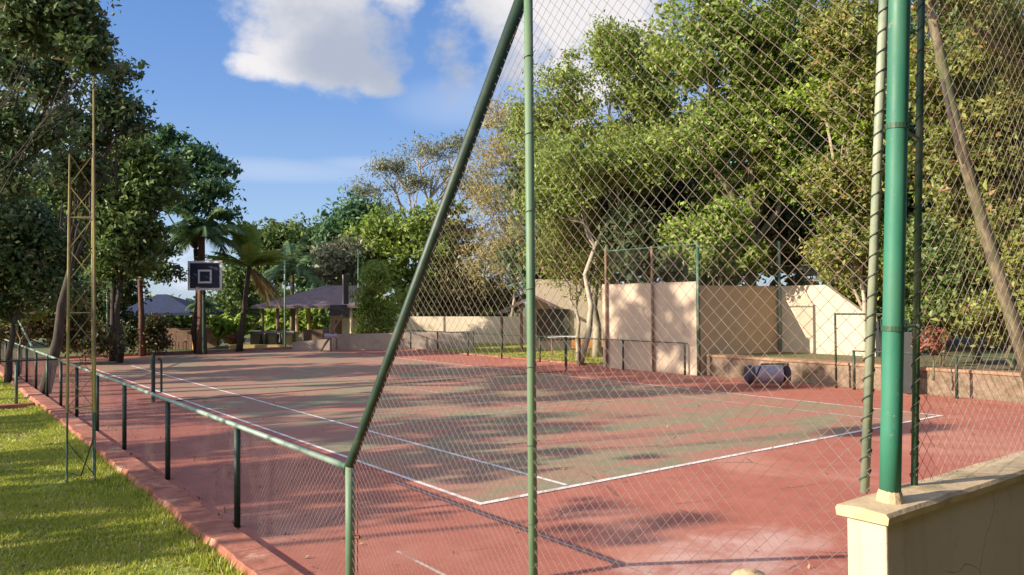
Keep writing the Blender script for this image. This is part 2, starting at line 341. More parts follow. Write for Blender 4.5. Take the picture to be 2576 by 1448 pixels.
def empty(name, loc, label, cat, group=None):
    e = bpy.data.objects.new(name, None); e.location = tuple(float(c) for c in loc); e.empty_display_size = .3; COL.objects.link(e)
    return tag(e, label, cat, group)
def struct(o): o['kind'] = 'structure'; return o
def npmesh(name, v, f4, mat, parent=None):
    """v (n,3), f4 (m,k) faces of equal size"""
    me = bpy.data.meshes.new(name); n, m, k = len(v), len(f4), f4.shape[1]
    me.vertices.add(n); me.vertices.foreach_set('co', np.ascontiguousarray(v, dtype=np.float32).ravel())
    me.loops.add(m*k); me.loops.foreach_set('vertex_index', np.ascontiguousarray(f4, dtype=np.int32).ravel())
    me.polygons.add(m); me.polygons.foreach_set('loop_start', np.arange(0, m*k, k, dtype=np.int32))
    me.update(calc_edges=True); me.materials.append(MAT[mat] if isinstance(mat, str) else mat)
    o = bpy.data.objects.new(name, me); COL.objects.link(o)
    if parent is not None: o.parent = parent; o.matrix_parent_inverse = Matrix.Translation(parent.location).inverted()
    return o

# ------------------------------------------------------------------ the ground and the court
def sheet(name, x0, y0, x1, y1, z, mat, n=1):
    mb = MB(); mb.add([(x0, y0, z), (x1, y0, z), (x1, y1, z), (x0, y1, z)], [(0, 1, 2, 3)]); return struct(mb.build(name, mat))
sheet('ground', -500, -400, 500, 700, -.06, 'earth')
sheet('lawn', -40, -30, -2.9, 60, -.012, 'grass_ground')
sheet('verge', 14.6, 12.95, 27, 34, -.012, 'grass_ground')
sheet('court_floor', -2.62, -6.05, 14.35, 31.9, 0, 'court_red')
sheet('court_paint', 0, 0, 10.97, 30.6, .004, 'court_green')
def line(x0, y0, x1, y1, mat='line', z=.008, name='court_line'):
    sheet(name, min(x0, x1), min(y0, y1), max(x0, x1), max(y0, y1), z, mat)
w = .065
line(-w/2, 0, w/2, 25.4); line(10.97-w/2, 0, 10.97+w/2, 25.4)
line(1.37-w/2, .06, 1.37+w/2, 25.34, 'line'); line(9.6-w/2, .06, 9.6+w/2, 25.34, 'line_faded')
sheet('court_line', -w/2-.002, -.09, 10.97+w/2, 0.0, .0085, 'line')
sheet('court_line', 1.4, 5.86, 9.57, 5.91, .009, 'line_faded'); sheet('court_line', .03, 7.3, 6.2, 7.34, .0095, 'line_faded')
sheet('court_line', 1.4, 19.5, 9.57, 19.55, .009, 'line_faded'); sheet('court_line', 0, 25.36, 10.97, 25.42, .0092, 'line_faded')
sheet('court_line', 5.46, 5.93, 5.51, 12.5, .0098, 'line_faded'); sheet('court_line', 5.46, 12.75, 5.51, 19.48, .0098, 'line_faded')
sheet('court_line', -1.60, -6.0, -1.565, -.98, .004, 'line_faded'); sheet('court_line', -.235, -6.0, -.205, 1.6, .0045, 'line_faded')
sheet('court_dark_line', -.6, 12.55, 12.0, 12.69, .0105, 'cross_band')  # thin dark strip across the court at the net posts
# kerbs round the court
rng = np.random.default_rng(5)
def kerb_strip():
    mb = MB(); ys = list(np.arange(-6, 32, .11)); x1 = -2.60; h = .075; off = 0
    P = []
    for i, y in enumerate(ys):
        if rng.random() < (.06 if y < 1.5 else .3): off = rng.uniform(0, .03) if y < 1.5 else rng.uniform(-.01, .05)
        j = off+rng.uniform(-.012, .012)
        P.append((-2.91+j, y, h+rng.uniform(-.006, .006)))
    for i in range(len(P)-1):
        a, b = P[i], P[i+1]
        xa, xb = a[0], b[0]
        mb.add([(xa, a[1], a[2]), (x1, a[1], h), (x1, b[1], h), (xb, b[1], b[2]), (xa-.05, a[1], -.03), (xb-.05, b[1], -.03), (x1, a[1], -.03), (x1, b[1], -.03)],
               [(0, 1, 2, 3), (4, 0, 3, 5), (1, 6, 7, 2)])
    return struct(mb.build('kerb', 'kerb'))
kerb_strip()
struct(MB().box((-9, 13.55, -.03), (-2.99, 13.83, .09)).build('kerb', 'kerb', bevel=.01))
struct(MB().box((-2.6, 31.9, -.03), (14.6, 32.15, .12)).build('kerb', 'soil', bevel=.01))
struct(MB().box((14.35, 13.0, -.03), (14.58, 31.9, .05)).build('kerb', 'kerb', bevel=.01))

def blades(name, n, x0, x1, y0, y1, h, mat, label, seed=1, keep=None):
    r = np.random.default_rng(seed)
    x = r.uniform(x0, x1, n); y = r.uniform(y0, y1, n)
    if keep is not None:
        k = keep(x, y); x, y = x[k], y[k]; n = len(x)
    a = r.uniform(0, 2*math.pi, n); hh = h*r.uniform(.5, 1.25, n); wd = .0045+.003*r.random(n)+.0006*np.hypot(x-CAM[0], y-CAM[1])
    ln = r.normal(0, .45, (n, 2))*hh[:, None]
    base = np.stack([x, y, np.full(n, -.014)], 1); dx = np.stack([np.cos(a)*wd, np.sin(a)*wd, np.zeros(n)], 1)
    tip = base+np.stack([ln[:, 0], ln[:, 1], hh], 1)
    v = np.concatenate([base-dx, base+dx, tip]); f = np.stack([np.arange(n), np.arange(n)+n, np.arange(n)+2*n], 1)
    o = npmesh(name, v, f, mat); return tag(o, label, 'grass', kind='stuff')
blades('grass', 240000, -5.6, -2.9, -4.2, 13.5, .04, 'blade', 'short sunlit yellow green lawn grass left of the red kerb', 3,
       keep=lambda x, y: (np.random.default_rng(8).random(len(x)) < np.clip(1.25-(y+4.2)/20, .2, 1)*np.clip(.62+.5*np.sin(x*3.1+np.sin(y*1.7))*np.sin(y*1.3+1.2*np.sin(x*2.3)), .18, 1)))
blades('grass', 30000, -6.5, -2.95, 13.85, 32, .05, 'blade', 'darker lawn grass beyond the red cross kerb at the left', 4)
blades('grass', 40000, 14.62, 22, 13.0, 33, .06, 'blade', 'sunlit grass verge behind the low fence right of the court', 6)

def litter(n, x0, x1, y0, y1, z, label, seed, bias=None):
    r = np.random.default_rng(seed); x = r.uniform(x0, x1, n); y = r.uniform(y0, y1, n)
    if bias: x = x0+(x1-x0)*r.random(n)**bias
    C = np.stack([x, y, np.full(n, z+.008)], 1); o = leaf_mesh('fallen_leaves', C, .05, 'leaf_litter', None, r, 2.5, .5); return tag(o, label, 'fallen leaves', kind='stuff')
blades('weeds', 5000, -3.14, -2.93, -4.2, 13.4, .085, 'blade', 'ragged taller grass along the outer edge of the red kerb', 12)
# ------------------------------------------------------------------ chain link
def chain(poly, to3d, pitch, wr, name, mat, parent, seg=3, sag=0.0):
    """two families of diagonal wires clipped to a convex polygon (u, z)"""
    poly = np.array(poly, float); mb = MB(); q = pitch/2   # pitch = diamond diagonal
    for sgn in (1, -1):
        c = poly[:, 1]-sgn*poly[:, 0]; k0, k1 = math.ceil(c.min()/pitch), math.floor(c.max()/pitch)
        for k in range(k0, k1+1):
            cc = k*pitch+(.3 if sgn > 0 else .1)*pitch; pts = []
            for i in range(len(poly)):
                a, b = poly[i], poly[(i+1) % len(poly)]; fa = a[1]-sgn*a[0]-cc; fb = b[1]-sgn*b[0]-cc
                if fa*fb < 0: t_ = fa/(fa-fb); pts.append(a+t_*(b-a))
            if len(pts) >= 2:
                a, b = pts[0], pts[1]
                if np.linalg.norm(a-b) < .02: continue
                off = wr*.8*sgn
                k_ = max(1, int(np.linalg.norm(a-b)/.35)) if sag else 1; pp = []
                for j_ in range(k_+1):
                    q_ = a+(b-a)*j_/k_; ed = min(1, j_, k_-j_) if k_ > 1 else 0
                    sg_ = sag*(math.sin(q_[0]*1.9+q_[1]*.8)+.6*math.sin(q_[0]*4.3-q_[1]*2.6+1)+.35*math.sin(q_[1]*7+q_[0]*6))*ed
                    sz_ = sag*.35*(math.sin(q_[0]*5.1+q_[1]*3.3)+math.sin(q_[0]*9.7+2))*ed
                    pp.append(to3d(q_[0]+sz_*.6, q_[1]+sz_, off+sg_))
                mb.tube(pp, wr, seg, cap=False)
    return mb.build(name, mat, parent)
def post(parent, x, y, z0, z1, r, mat='dark_green', name='post', dx=0, dy=0, seg=10, cap=False):
    mb = MB().tube([(x, y, z0), (x+dx, y+dy, z1)], r, seg)
    if cap: mb.tube([(x+dx, y+dy, z1), (x+dx, y+dy, z1+r*.9)], [r*1.15, r*.3], seg)
    return mb.build(name, mat, parent, smooth_=True)

# left low fence
FX = -2.5
fl = empty('chain_link_fence', (FX, 8, 0), 'long low chain-link fence with pale top rail along the court by the lawn', 'fence')
ys = [-1.93, .75, 3.6, 6.35, 8.75, 11.1, 13.4, 15.8, 18.2, 20.6, 23.0, 25.4, 27.8, 30.4]
for y in ys[1:]: post(fl, FX, y, -.02, 1.03, .033, 'dark_green')
MB().tube([(FX, -1.9, 1.045), (FX, 3.6, 1.05), (FX, 11, 1.045), (FX, 30.4, 1.05)], .027, 8).build('top_rail', 'rail_pale', fl, smooth_=True)
chain([(-1.93, .05), (30.4, .05), (30.4, 1.03), (-1.93, 1.03)], lambda u, z, o: (FX+.03+o, u, z), .07, .0012, 'mesh_panel', 'wire_grey', fl, 3, .008)
# tall near section along the left side
fn = empty('chain_link_fence', (FX, -4.2, 0), 'tall near chain-link fence with sloping brace rising from the low fence end', 'fence')
post(fn, FX, -1.93, -.05, 1.07, .036, 'faded_paint')
post(fn, FX, -4.19, -.05, 4.25, .0245, 'faded_paint')
MB().tube([(FX, -1.88, 1.0), (FX, -1.98, 1.13), (FX, -4.17, 4.02)], .037, 10).build('brace', 'dark_green', fn, smooth_=True)
MB().tube([(FX, -4.17, 4.05), (FX, -6.12, 4.12)], .03, 10).build('top_rail', 'old_green', fn)
MB().tube([(FX+.035, -1.98, .12), (FX+.035, -1.985, .95)], .006, 6).tube([(FX+.02, -1.95, .52), (FX+.05, -1.99, .52)], .016, 8).build('tension_rod', 'rust', fn)
def lean_line(pa, pb, zt, n=2):
    a = gnd(*pa, 1.6); b = at(*pb, (a-CAM)@CF-.03); k = (zt-a[2])/(b[2]-a[2]); return a, a+(b-a)*k
TA, TB = lean_line((2175, 1240), (2223, 0), 4.1)
MB().tube([TA, TB], .0165, 10).build('tension_post', 'pale_paint', fn, smooth_=True)
chain([(-6.04, .04), (-1.95, .04), (-1.95, 1.08), (-4.19, 4.04), (-6.04, 4.08)], lambda u, z, o: (FX+o+max(0, -u-4.19)/1.85*(.09+max(0, z-1.6)*.006), u, z), .068, .00115, 'mesh_panel', 'wire', fn, 4, .011)
# binding wire wound round the tension post
def coil(A, B, R, rw, name, par):
    pts = []
    for k in range(230):
        q = A+(B-A)*k/240; pts.append((q[0]+R*math.cos(k*.9), q[1]+R*math.sin(k*.9), q[2]+.02))
    MB().tube(pts, rw, 4).build(name, 'wire_dark', par)
coil(TA, TB, .02, .0022, 'binding_wire', fn)
for k, z_ in enumerate(np.arange(.25, 4.0, .42)):
    MB().tube([(FX+.027*math.cos(a_), -4.19+.027*math.sin(a_), z_+.006*a_) for a_ in np.linspace(0, 6.6, 12)]+[(FX+.012, -4.235, z_+.05)], .0022, 4).build('tie_wire', 'wire_dark', fn)
# wall with pier at the near end
cw = empty('low_wall', (-2.3, -6.12, 0), 'cream rendered wall with a weathered coping in the near right corner, carrying the thick green pole', 'wall')
MB().box((-2.603, -6.2, -.2), (14.2, -6.06, 1.565)).build('wall_body', 'cream', cw, bevel=.006)
cap = MB()
xs = np.linspace(-2.622, 14.25, 160)
prof = [(-6.218, 1.566), (-6.222, 1.59), (-6.212, 1.602), (-6.12, 1.608), (-6.04, 1.602), (-6.033, 1.59), (-6.037, 1.566)]
vs = []; r5 = np.random.default_rng(3)
for x in xs:
    j = r5.normal(0, .0014, 2)
    vs += [(x, y+j[0], z+j[1]) for y, z in prof]
n_ = len(prof); fs = [(i*n_+k, (i+1)*n_+k, (i+1)*n_+(k+1) % n_, i*n_+(k+1) % n_) for i in range(len(xs)-1) for k in range(n_)]
fs += [tuple(range(n_)), tuple(range(len(vs)-1, len(vs)-n_-1, -1))]
cap.add(vs, fs).build('coping', 'cream_cap', cw)
# mortar collar round the foot of the pole
# end fence on the wall
fe = empty('chain_link_fence', (2, -6.1, 1.6), 'tall chain-link fence standing on the cream wall and running off to the right', 'fence')
PA, PB = lean_line((2240, 1252), (2264, 0), 4.6); PA[1] -= .035; PB[1] -= .035; PA[0] -= .07; PB[0] -= .07
MB().tube([PA+(PB-PA)*k/12 for k in range(13)], .0345, 28).build('corner_post', 'green_paint', fe, smooth_=True)
MB().tube([PA-np.array([0, 0, .004]), PA+np.array([0, 0, .03]), PA+np.array([0, 0, .045])], [.046, .041, .035], 14).build('collar', 'cream_cap', fe)
QA, QB = lean_line((2300, 1228), (2318, 0), 4.4)
MB().tube([QA, QB], .0125, 10).build('tension_post', 'old_green', fe, smooth_=True)
for k in (.2, .43, .66):
    a_ = PA+(PB-PA)*k; b_ = QA+(QB-QA)*(k*3.0/2.8); mb_ = MB().tube([a_-(PB-PA)*.003, a_+(PB-PA)*.003], .0375, 20); mb_.tube([a_+(b_-a_)*.3, b_], .0045, 6); mb_.tube([b_-(QB-QA)*.003, b_+(QB-QA)*.003], .016, 12); mb_.build('bracket', 'old_green', fe)
for x in (0.2, 2.8, 5.4, 8.0, 10.6, 13.2): post(fe, x, -6.1, 1.6, 4.4, .025, 'dark_green')
MB().tube([(-2.3, -6.12, 4.42), (14, -6.12, 4.42)], .025, 8).build('top_rail', 'dark_green', fe)
chain([(-2.2, 1.62), (14, 1.62), (14, 4.4), (-2.13, 4.4)], lambda u, z, o: (u, -6.1+o, z), .066, .0011, 'mesh_panel', 'wire', fe, 3, .011)
coil(QA, QB, .0155, .0018, 'binding_wire', fe)
# stub of pier seen at the bottom of the picture
bp = at(1885, 1436, 3.25)
sb = empty('stone_pier', (bp[0], bp[1], 0), 'small cream rounded pier top just showing at the bottom edge inside the mesh', 'pier')
MB().tube([(bp[0], bp[1], z_) for z_ in (-.1, bp[2]-.06)], .062, 14).build('shaft', 'cream', sb, smooth_=True)
MB().tube([(bp[0], bp[1], z_) for z_ in (bp[2]-.06, bp[2]-.03, bp[2]-.01, bp[2]+.004)], [.075, .078, .06, .02], 14).build('pier_cap', 'cream_cap', sb, smooth_=True)

# right low fence
RX = 14.0
fr = empty('chain_link_fence', (RX, 20, 0), 'low dark green chain-link fence along the far right side of the court', 'fence')
for y in (1.0, 3.5, 11.75, 9.05, 14.0, 16.3, 18.8, 21.3, 23.8, 26.3, 28.8, 31.4): post(fr, RX-.05 if 8.6 < y < 13 else RX, y, -.02, 1.0, .035, 'dark_green')
for a, b in ((-6, 3.5), (8.9, 31.4)): MB().tube([(RX-.05 if a > 8 else RX, a, .99), (RX-.05 if a > 8 else RX, b, .99)], .02, 6).build('top_rail', 'dark_green', fr)
chain([(13.0, .03), (31.4, .03), (31.4, .98), (13.0, .98)], lambda u, z, o: (RX+.02+o, u, z), .09, .0014, 'mesh_panel', 'wire_dark', fr)
# gate on the right side
gt = empty('gate', (14.0, 3.2, 0), 'narrow dark green mesh gate frame in the right side fence before the bright practice wall', 'gate')
post(gt, 14, 4.0, 0, 1.95, .03, 'dark_green', 'gate_post'); post(gt, 14, 2.7, 0, 1.95, .03, 'dark_green', 'gate_post')
MB().tube([(14, 4.0, 1.93), (14, 2.7, 1.93)], .025, 8).build('lintel', 'dark_green', gt)
leaf = MB(); 
for z in (.12, 1.0, 1.8): leaf.tube([(14.02, 2.78, z), (14.02, 2.1, z)], .018, 6)
leaf.tube([(14.02, 2.78, .1), (14.02, 2.78, 1.82)], .018, 6).tube([(14.02, 2.1, .1), (14.02, 2.1, 1.82)], .018, 6).build('gate_leaf', 'dark_green', gt)
MB().box((14.0, 2.0, .02), (14.05, 2.25, 1.5)).build('gate_panel', 'black', gt, bevel=.01)
# far end fence: tall posts
ff = empty('chain_link_fence', (4, 33, 0), 'tall thin-posted end fence at the far side of the court', 'fence')
for x, m in ((1.75, 'rail_pale'), (5.8, 'old_green'), (10.05, 'rail_pale'), (14.2, 'old_green')): post(ff, x, 32.4, 0, 5.3, .045, m)
chain([(1.75, .1), (14.2, .1), (14.2, 5.2), (1.75, 5.2)], lambda u, z, o: (u, 32.42+o, z), .22, .0012, 'mesh_panel', 'wire_dark', ff)
# far left brace
fb = empty('chain_link_fence', (FX, 28, 0), 'far left tall post with a long sloping brace', 'fence')
post(fb, FX, 31.5, 0, 4.2, .05, 'old_green'); MB().tube([(FX, 19.3, 1.15), (FX, 31.4, 3.35)], .03, 8).build('brace', 'rail_pale', fb)
# left cross fence
fc = empty('chain_link_fence', (-4, 13.8, 0), 'green cross fence standing on the red kerb at the far left lawn', 'fence')
for x in (-3.35, -5.8, -8.3): post(fc, x, 13.7, 0, 1.05, .035, 'old_green')
MB().tube([(-9, 13.7, 1.06), (-2.52, 13.7, 1.06)], .022, 6).build('top_rail', 'dark_green', fc)

# net posts
for x, yy, lab in ((-.66, 12.72, 'dark green net post on the near side of the court, nearest the low fence'), (12.05, 12.5, 'dark green net post on the far side of the court')):
    o = empty('net_post', (x, yy, 0), lab, 'net post', 'posts of the tennis net')
    MB().tube([(x, yy, 0), (x, yy, 1.12)], .045, 12).build('shaft', 'dark_green', o)
    MB().tube([(x, yy, 1.12), (x, yy, 1.15)], [.05, .03], 12).build('post_cap', 'black', o)
    MB().box((x-.07, yy-.03, .8), (x-.04, yy+.03, .9)).build('winder', 'steel', o)
o = MB().tube([(0, 14.8, 0), (0, 14.8, .8), (-.02, 14.8, .86), (-.08, 14.8, .9)], .03, 8).build('short_post', 'dark_green'); tag(o, 'thin dark post with a bent tip just behind the near net post', 'post')

# ------------------------------------------------------------------ lattice floodlight mast
mc = np.array([-3.4, 4.25]); mw = .185
ms = empty('lattice_mast', (mc[0], mc[1], 0), 'tall slim lattice mast with flaking yellow paint standing on the lawn beside the fence', 'mast')
ax = CR[:2]/np.linalg.norm(CR[:2]); ay = np.array([-ax[1], ax[0]])
legs = [mc-ax*mw+ay*-.05, mc+ax*mw+ay*-.05, mc+ay*.26]
H = 8.2
def legp(i, z):
    k = 1-.25*z/H; return np.array([*(mc+(legs[i]-mc)*k), z])
for i in range(3):
    MB().tube([legp(i, -.05), legp(i, .9)], .013, 8).build('leg', 'old_green', ms)
    MB().tube([legp(i, .9), legp(i, 3.3), legp(i, 6.4 if i == 1 else 4.3)], [.019, .017, .009], 8).build('leg', 'mast', ms)
lat = MB(); z = .95; k = 0
while z < 3.9:
    for i in range(3):
        j = (i+1) % 3; a, b = (i, j) if k % 2 else (j, i)
        lat.tube([legp(a, z), legp(b, z+.42)], .0055, 5)
        if k % 3 == 0: lat.tube([legp(a, z), legp(b, z)], .007, 5)
    z += .42; k += 1
lat.build('lattice', 'mast', ms)
MB().tube([legp(0, .12), legp(0, .14)*.5+legp(1, .2)*.5-np.array([0, 0, .1]), legp(1, .62)], .009, 6).tube([legp(0, .52), legp(1, .08)], .006, 6).build('base_brace', 'dark_green', ms)

# ------------------------------------------------------------------ practice wall
pw = empty('practice_wall', (16, 9, 0), 'tall pale practice wall with a shaded return and a brightly lit wing sloping down at the right', 'wall')
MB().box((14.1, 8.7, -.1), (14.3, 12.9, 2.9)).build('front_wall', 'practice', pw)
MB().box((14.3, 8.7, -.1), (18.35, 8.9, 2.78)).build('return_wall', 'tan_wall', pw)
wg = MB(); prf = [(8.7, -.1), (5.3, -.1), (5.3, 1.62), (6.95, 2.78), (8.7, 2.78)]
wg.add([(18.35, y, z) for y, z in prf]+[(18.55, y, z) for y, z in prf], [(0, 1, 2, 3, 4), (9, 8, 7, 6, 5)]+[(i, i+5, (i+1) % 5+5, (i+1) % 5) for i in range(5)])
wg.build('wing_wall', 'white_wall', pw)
pf = empty('chain_link_fence', (14, 11, 0), 'tall ball-stop mesh on brown and green posts at the practice wall', 'fence')
for y, m, r in ((12.62, 'rib', .045), (10.45, 'rib', .045), (8.55, 'old_green', .055)): post(pf, 14.02, y, 0, 4.1, r, m)
post(pf, 18.28, 8.62, .4, 4.3, .05, 'rail_pale')
MB().tube([(14.02, 12.62, 4.05), (14.02, 8.55, 4.05)], .02, 6).tube([(14.02, 8.55, 4.05), (18.28, 8.62, 4.2)], .02, 6).tube([(18.28, 8.62, 3.45), (18.28, 4.5, 3.45)], .02, 6).build('top_rail', 'old_green', pf)
chain([(8.55, 2.85), (12.62, 2.85), (12.62, 4.05), (8.55, 4.05)], lambda u, z, o: (14.04+o, u, z), .08, .0016, 'mesh_panel', 'wire_dark', pf)
chain([(14.1, 2.75), (18.28, 2.75), (18.28, 4.2), (14.1, 4.05)], lambda u, z, o: (u, 8.62+o, z), .08, .0016, 'mesh_panel', 'wire_dark', pf)
chain([(4.5, 2.78), (8.62, 2.78), (8.62, 3.45), (4.5, 3.45)], lambda u, z, o: (18.28+o, u, z), .08, .0016, 'mesh_panel', 'wire_dark', pf)
# retaining ledge on the right
lg = empty('retaining_wall', (14.4, 2, 0), 'low rough stone retaining wall topped with orange soil right of the practice wall', 'wall')
MB().box((14.45, -12, -.05), (14.8, 8.64, .56)).build('wall_body', 'stone_ledge', lg, bevel=.03)
MB().box((14.42, -12, .56), (14.95, 8.6, .64)).build('coping', 'soil', lg, bevel=.02)
struct(MB().box((14.8, -30, -.05), (40, 8.68, .55)).build('raised_ground', 'earth'))
# rubble / kerb foot of ledge

# ------------------------------------------------------------------ court roller beside the gate
rc = gnd(1932, 980); rc = np.array([rc[0]+.4, rc[1]+.3, 0])
ro = empty('court_roller', rc, 'dark blue and grey court roller parked against the foot of the retaining wall', 'roller')
pd = CR.copy(); pd[2] = 0; pd /= np.linalg.norm(pd); qd = np.array([-pd[1], pd[0], 0])
def rl(a, b, z): return rc+pd*a+qd*b+np.array([0, 0, z])
MB().tube([rl(-.36, 0, .34), rl(.36, 0, .34)], .24, 24).build('drum', 'grey_blue', ro, smooth_=False)
for s_ in (-1, 1):
    MB().tube([rl(s_*.44, 0, .34), rl(s_*.56, 0, .34)], [.25, .22], 20).build('wheel', 'blue_dark', ro)
    fm = MB().tube([rl(s_*.40, 0, .34), rl(s_*.40, -.3, .30), rl(s_*.34, -.62, .66)], .022, 8); fm.build('frame', 'blue_dark', ro)
    for b_ in (-.3, .18): MB().tube([rl(s_*.42, b_, .3), rl(s_*.42, b_, .0)], .03, 8).build('foot', 'rust', ro)
MB().tube([rl(-.34, -.62, .66), rl(.34, -.62, .66)], .022, 8).build('handle', 'blue_dark', ro)

# ------------------------------------------------------------------ basketball goals
def goal_front():
    d = 36.0; m = d/FPX
    c = at(515.5, 694, d); base = np.array([c[0]+.2, c[1]+.9, 0])
    g = empty('basketball_goal', base, 'navy basketball backboard with white border facing the camera in front of the palms', 'basketball goal', 'basketball goals')
    h = np.array([1, 0, 0.0]); h = CR.copy(); h[2] = 0; h /= np.linalg.norm(h); nrm = np.array([h[1], -h[0], 0])
    W, Hh = 86*m/2, 74*m/2
    def q(a, b, n): return c+h*a+np.array([0, 0, b])+nrm*n
    def slab(mb, a0, a1, b0, b1, n0, n1):
        vs = [q(a, b, n) for n in (n0, n1) for a, b in ((a0, b0), (a1, b0), (a1, b1), (a0, b1))]
        mb.add(vs, [(0, 3, 2, 1), (4, 5, 6, 7), (0, 1, 5, 4), (1, 2, 6, 5), (2, 3, 7, 6), (3, 0, 4, 7)])
    mb = MB(); slab(mb, -W+.02, W-.02, -Hh+.02, Hh-.02, -.03, .01); bo = mb.build('backboard', 'navy', g)
    mb = MB(); t_ = .10
    for a0, a1, b0, b1 in ((-W, W, Hh-t_, Hh), (-W, W, -Hh, -Hh+t_), (-W, -W+t_, -Hh+t_, Hh-t_), (W-t_, W, -Hh+t_, Hh-t_)): slab(mb, a0, a1, b0, b1, .0, .016)
    mb.build('border', 'white', g)
    mb = MB(); s, e, oy = .31, .085, -.04
    for a0, a1, b0, b1 in ((-s, s, s-e, s), (-s, s, -s, -s+e), (-s, -s+e, -s+e, s-e), (s-e, s, -s+e, s-e)): slab(mb, a0, a1, b0+oy, b1+oy, .0, .015)
    mb.build('target_square', 'white', g)
    rc_ = q(0, -Hh+.12, .42); ring = [rc_+h*.23*math.cos(a)+nrm*.23*math.sin(a) for a in np.linspace(0, 2*math.pi, 20)]
    MB().tube(ring, .012, 6).tube([q(0, -Hh+.12, .0), q(0, -Hh+.12, .2)], .02, 6).build('rim', 'rust', g)
    MB().tube([base, (base[0], base[1], c[2]-.2)], .08, 10).build('pole', 'dark_green', g)
    MB().tube([(base[0], base[1], c[2]-.25), q(0, .3, -.05)], .04, 8).tube([(base[0], base[1], c[2]-.9), q(0, -.4, -.05)], .04, 8).build('arm', 'dark_green', g)
goal_front()
def goal_side():
    d = 38.5; b0 = at(808, 887, d); b0[2] = 0
    g = empty('basketball_goal', b0, 'dark basketball goal seen edge-on with a slanted braced stand', 'basketball goal', 'basketball goals')
    vd = ray(868, 760); vd[2] = 0; vd /= np.linalg.norm(vd); hd = np.array([vd[1], -vd[0], 0])
    c0 = at(870, 692, d); c1 = at(870, 766, d); zt, zb = c0[2], c1[2]; cc = np.array([c0[0], c0[1], 0])
    def p(a, b, z): return cc+hd*a+vd*b+np.array([0, 0, z])
    mb = MB(); vs = [p(a, b, z) for z in (zb, zt) for a, b in ((-.11, -.1), (.05, -.1), (.13, 1.5), (-.03, 1.5))]
    mb.add(vs, [(0, 3, 2, 1), (4, 5, 6, 7), (0, 1, 5, 4), (1, 2, 6, 5), (2, 3, 7, 6), (3, 0, 4, 7)]); mb.build('backboard', 'black', g)
    MB().tube([p(-.13, -.11, zb+.02), p(-.13, -.11, zt)], .035, 6).build('board_edge', 'grey_wall', g)
    mb = MB(); vs = [p(a, b, z) for z in (zb-.55, zb-.03) for a, b in ((-.75, .1), (.05, .1), (.05, .5), (-.75, .5))]
    mb.add(vs, [(0, 3, 2, 1), (4, 5, 6, 7), (0, 1, 5, 4), (1, 2, 6, 5), (2, 3, 7, 6), (3, 0, 4, 7)]); mb.build('counterweight', 'black', g)
    P0 = at(806, 884, d); P1 = at(832, 846, d); P2 = at(862, 792, d); P3 = at(834, 792, d)
    MB().tube([P0, P1, P2], .055, 8).build('brace', 'wood', g); MB().tube([P3, P1], .05, 8).build('pole', 'wood', g)
    MB().tube([P1-hd*.3, P1+hd*.3], .12, 8).build('cross_band', 'grey_blue', g)
    MB().tube([P1, [P1[0], P1[1], 0]], .05, 8).build('foot', 'wood', g)
goal_side()

# ------------------------------------------------------------------ pavilions and far walls
def obox(mb, c, hx, a0, a1, b0, b1, z0, z1):
    h = CR.copy(); h[2] = 0; h /= np.linalg.norm(h); n = np.array([-h[1], h[0], 0])
    vs = [np.array([c[0], c[1], 0])+h*a+n*b+np.array([0, 0, z]) for z in (z0, z1) for a, b in ((a0, b0), (a1, b0), (a1, b1), (a0, b1))]
    return mb.add(vs, [(0, 3, 2, 1), (4, 5, 6, 7), (0, 1, 5, 4), (1, 2, 6, 5), (2, 3, 7, 6), (3, 0, 4, 7)])
def fr_(c, a, b, z):
    h = CR.copy(); h[2] = 0; h /= np.linalg.norm(h); n = np.array([-h[1], h[0], 0]); return np.array([c[0], c[1], 0])+h*a+n*b+np.array([0, 0, z])
def hip(c, a0, a1, b0, b1, ze, zr, r0, r1, thick=.14):
    mb = MB(); bm_ = (b0+b1)/2
    vs = [fr_(c, a0, b0, ze), fr_(c, a1, b0, ze), fr_(c, a1, b1, ze), fr_(c, a0, b1, ze), fr_(c, r0, bm_, zr), fr_(c, r1, bm_, zr)]
    vs += [v_-np.array([0, 0, thick]) for v_ in vs[:4]]
    return mb.add(vs, [(0, 1, 5, 4), (1, 2, 5), (2, 3, 4, 5), (3, 0, 4), (6, 7, 1, 0), (7, 8, 2, 1), (8, 9, 3, 2), (9, 6, 0, 3), (9, 8, 7, 6)])
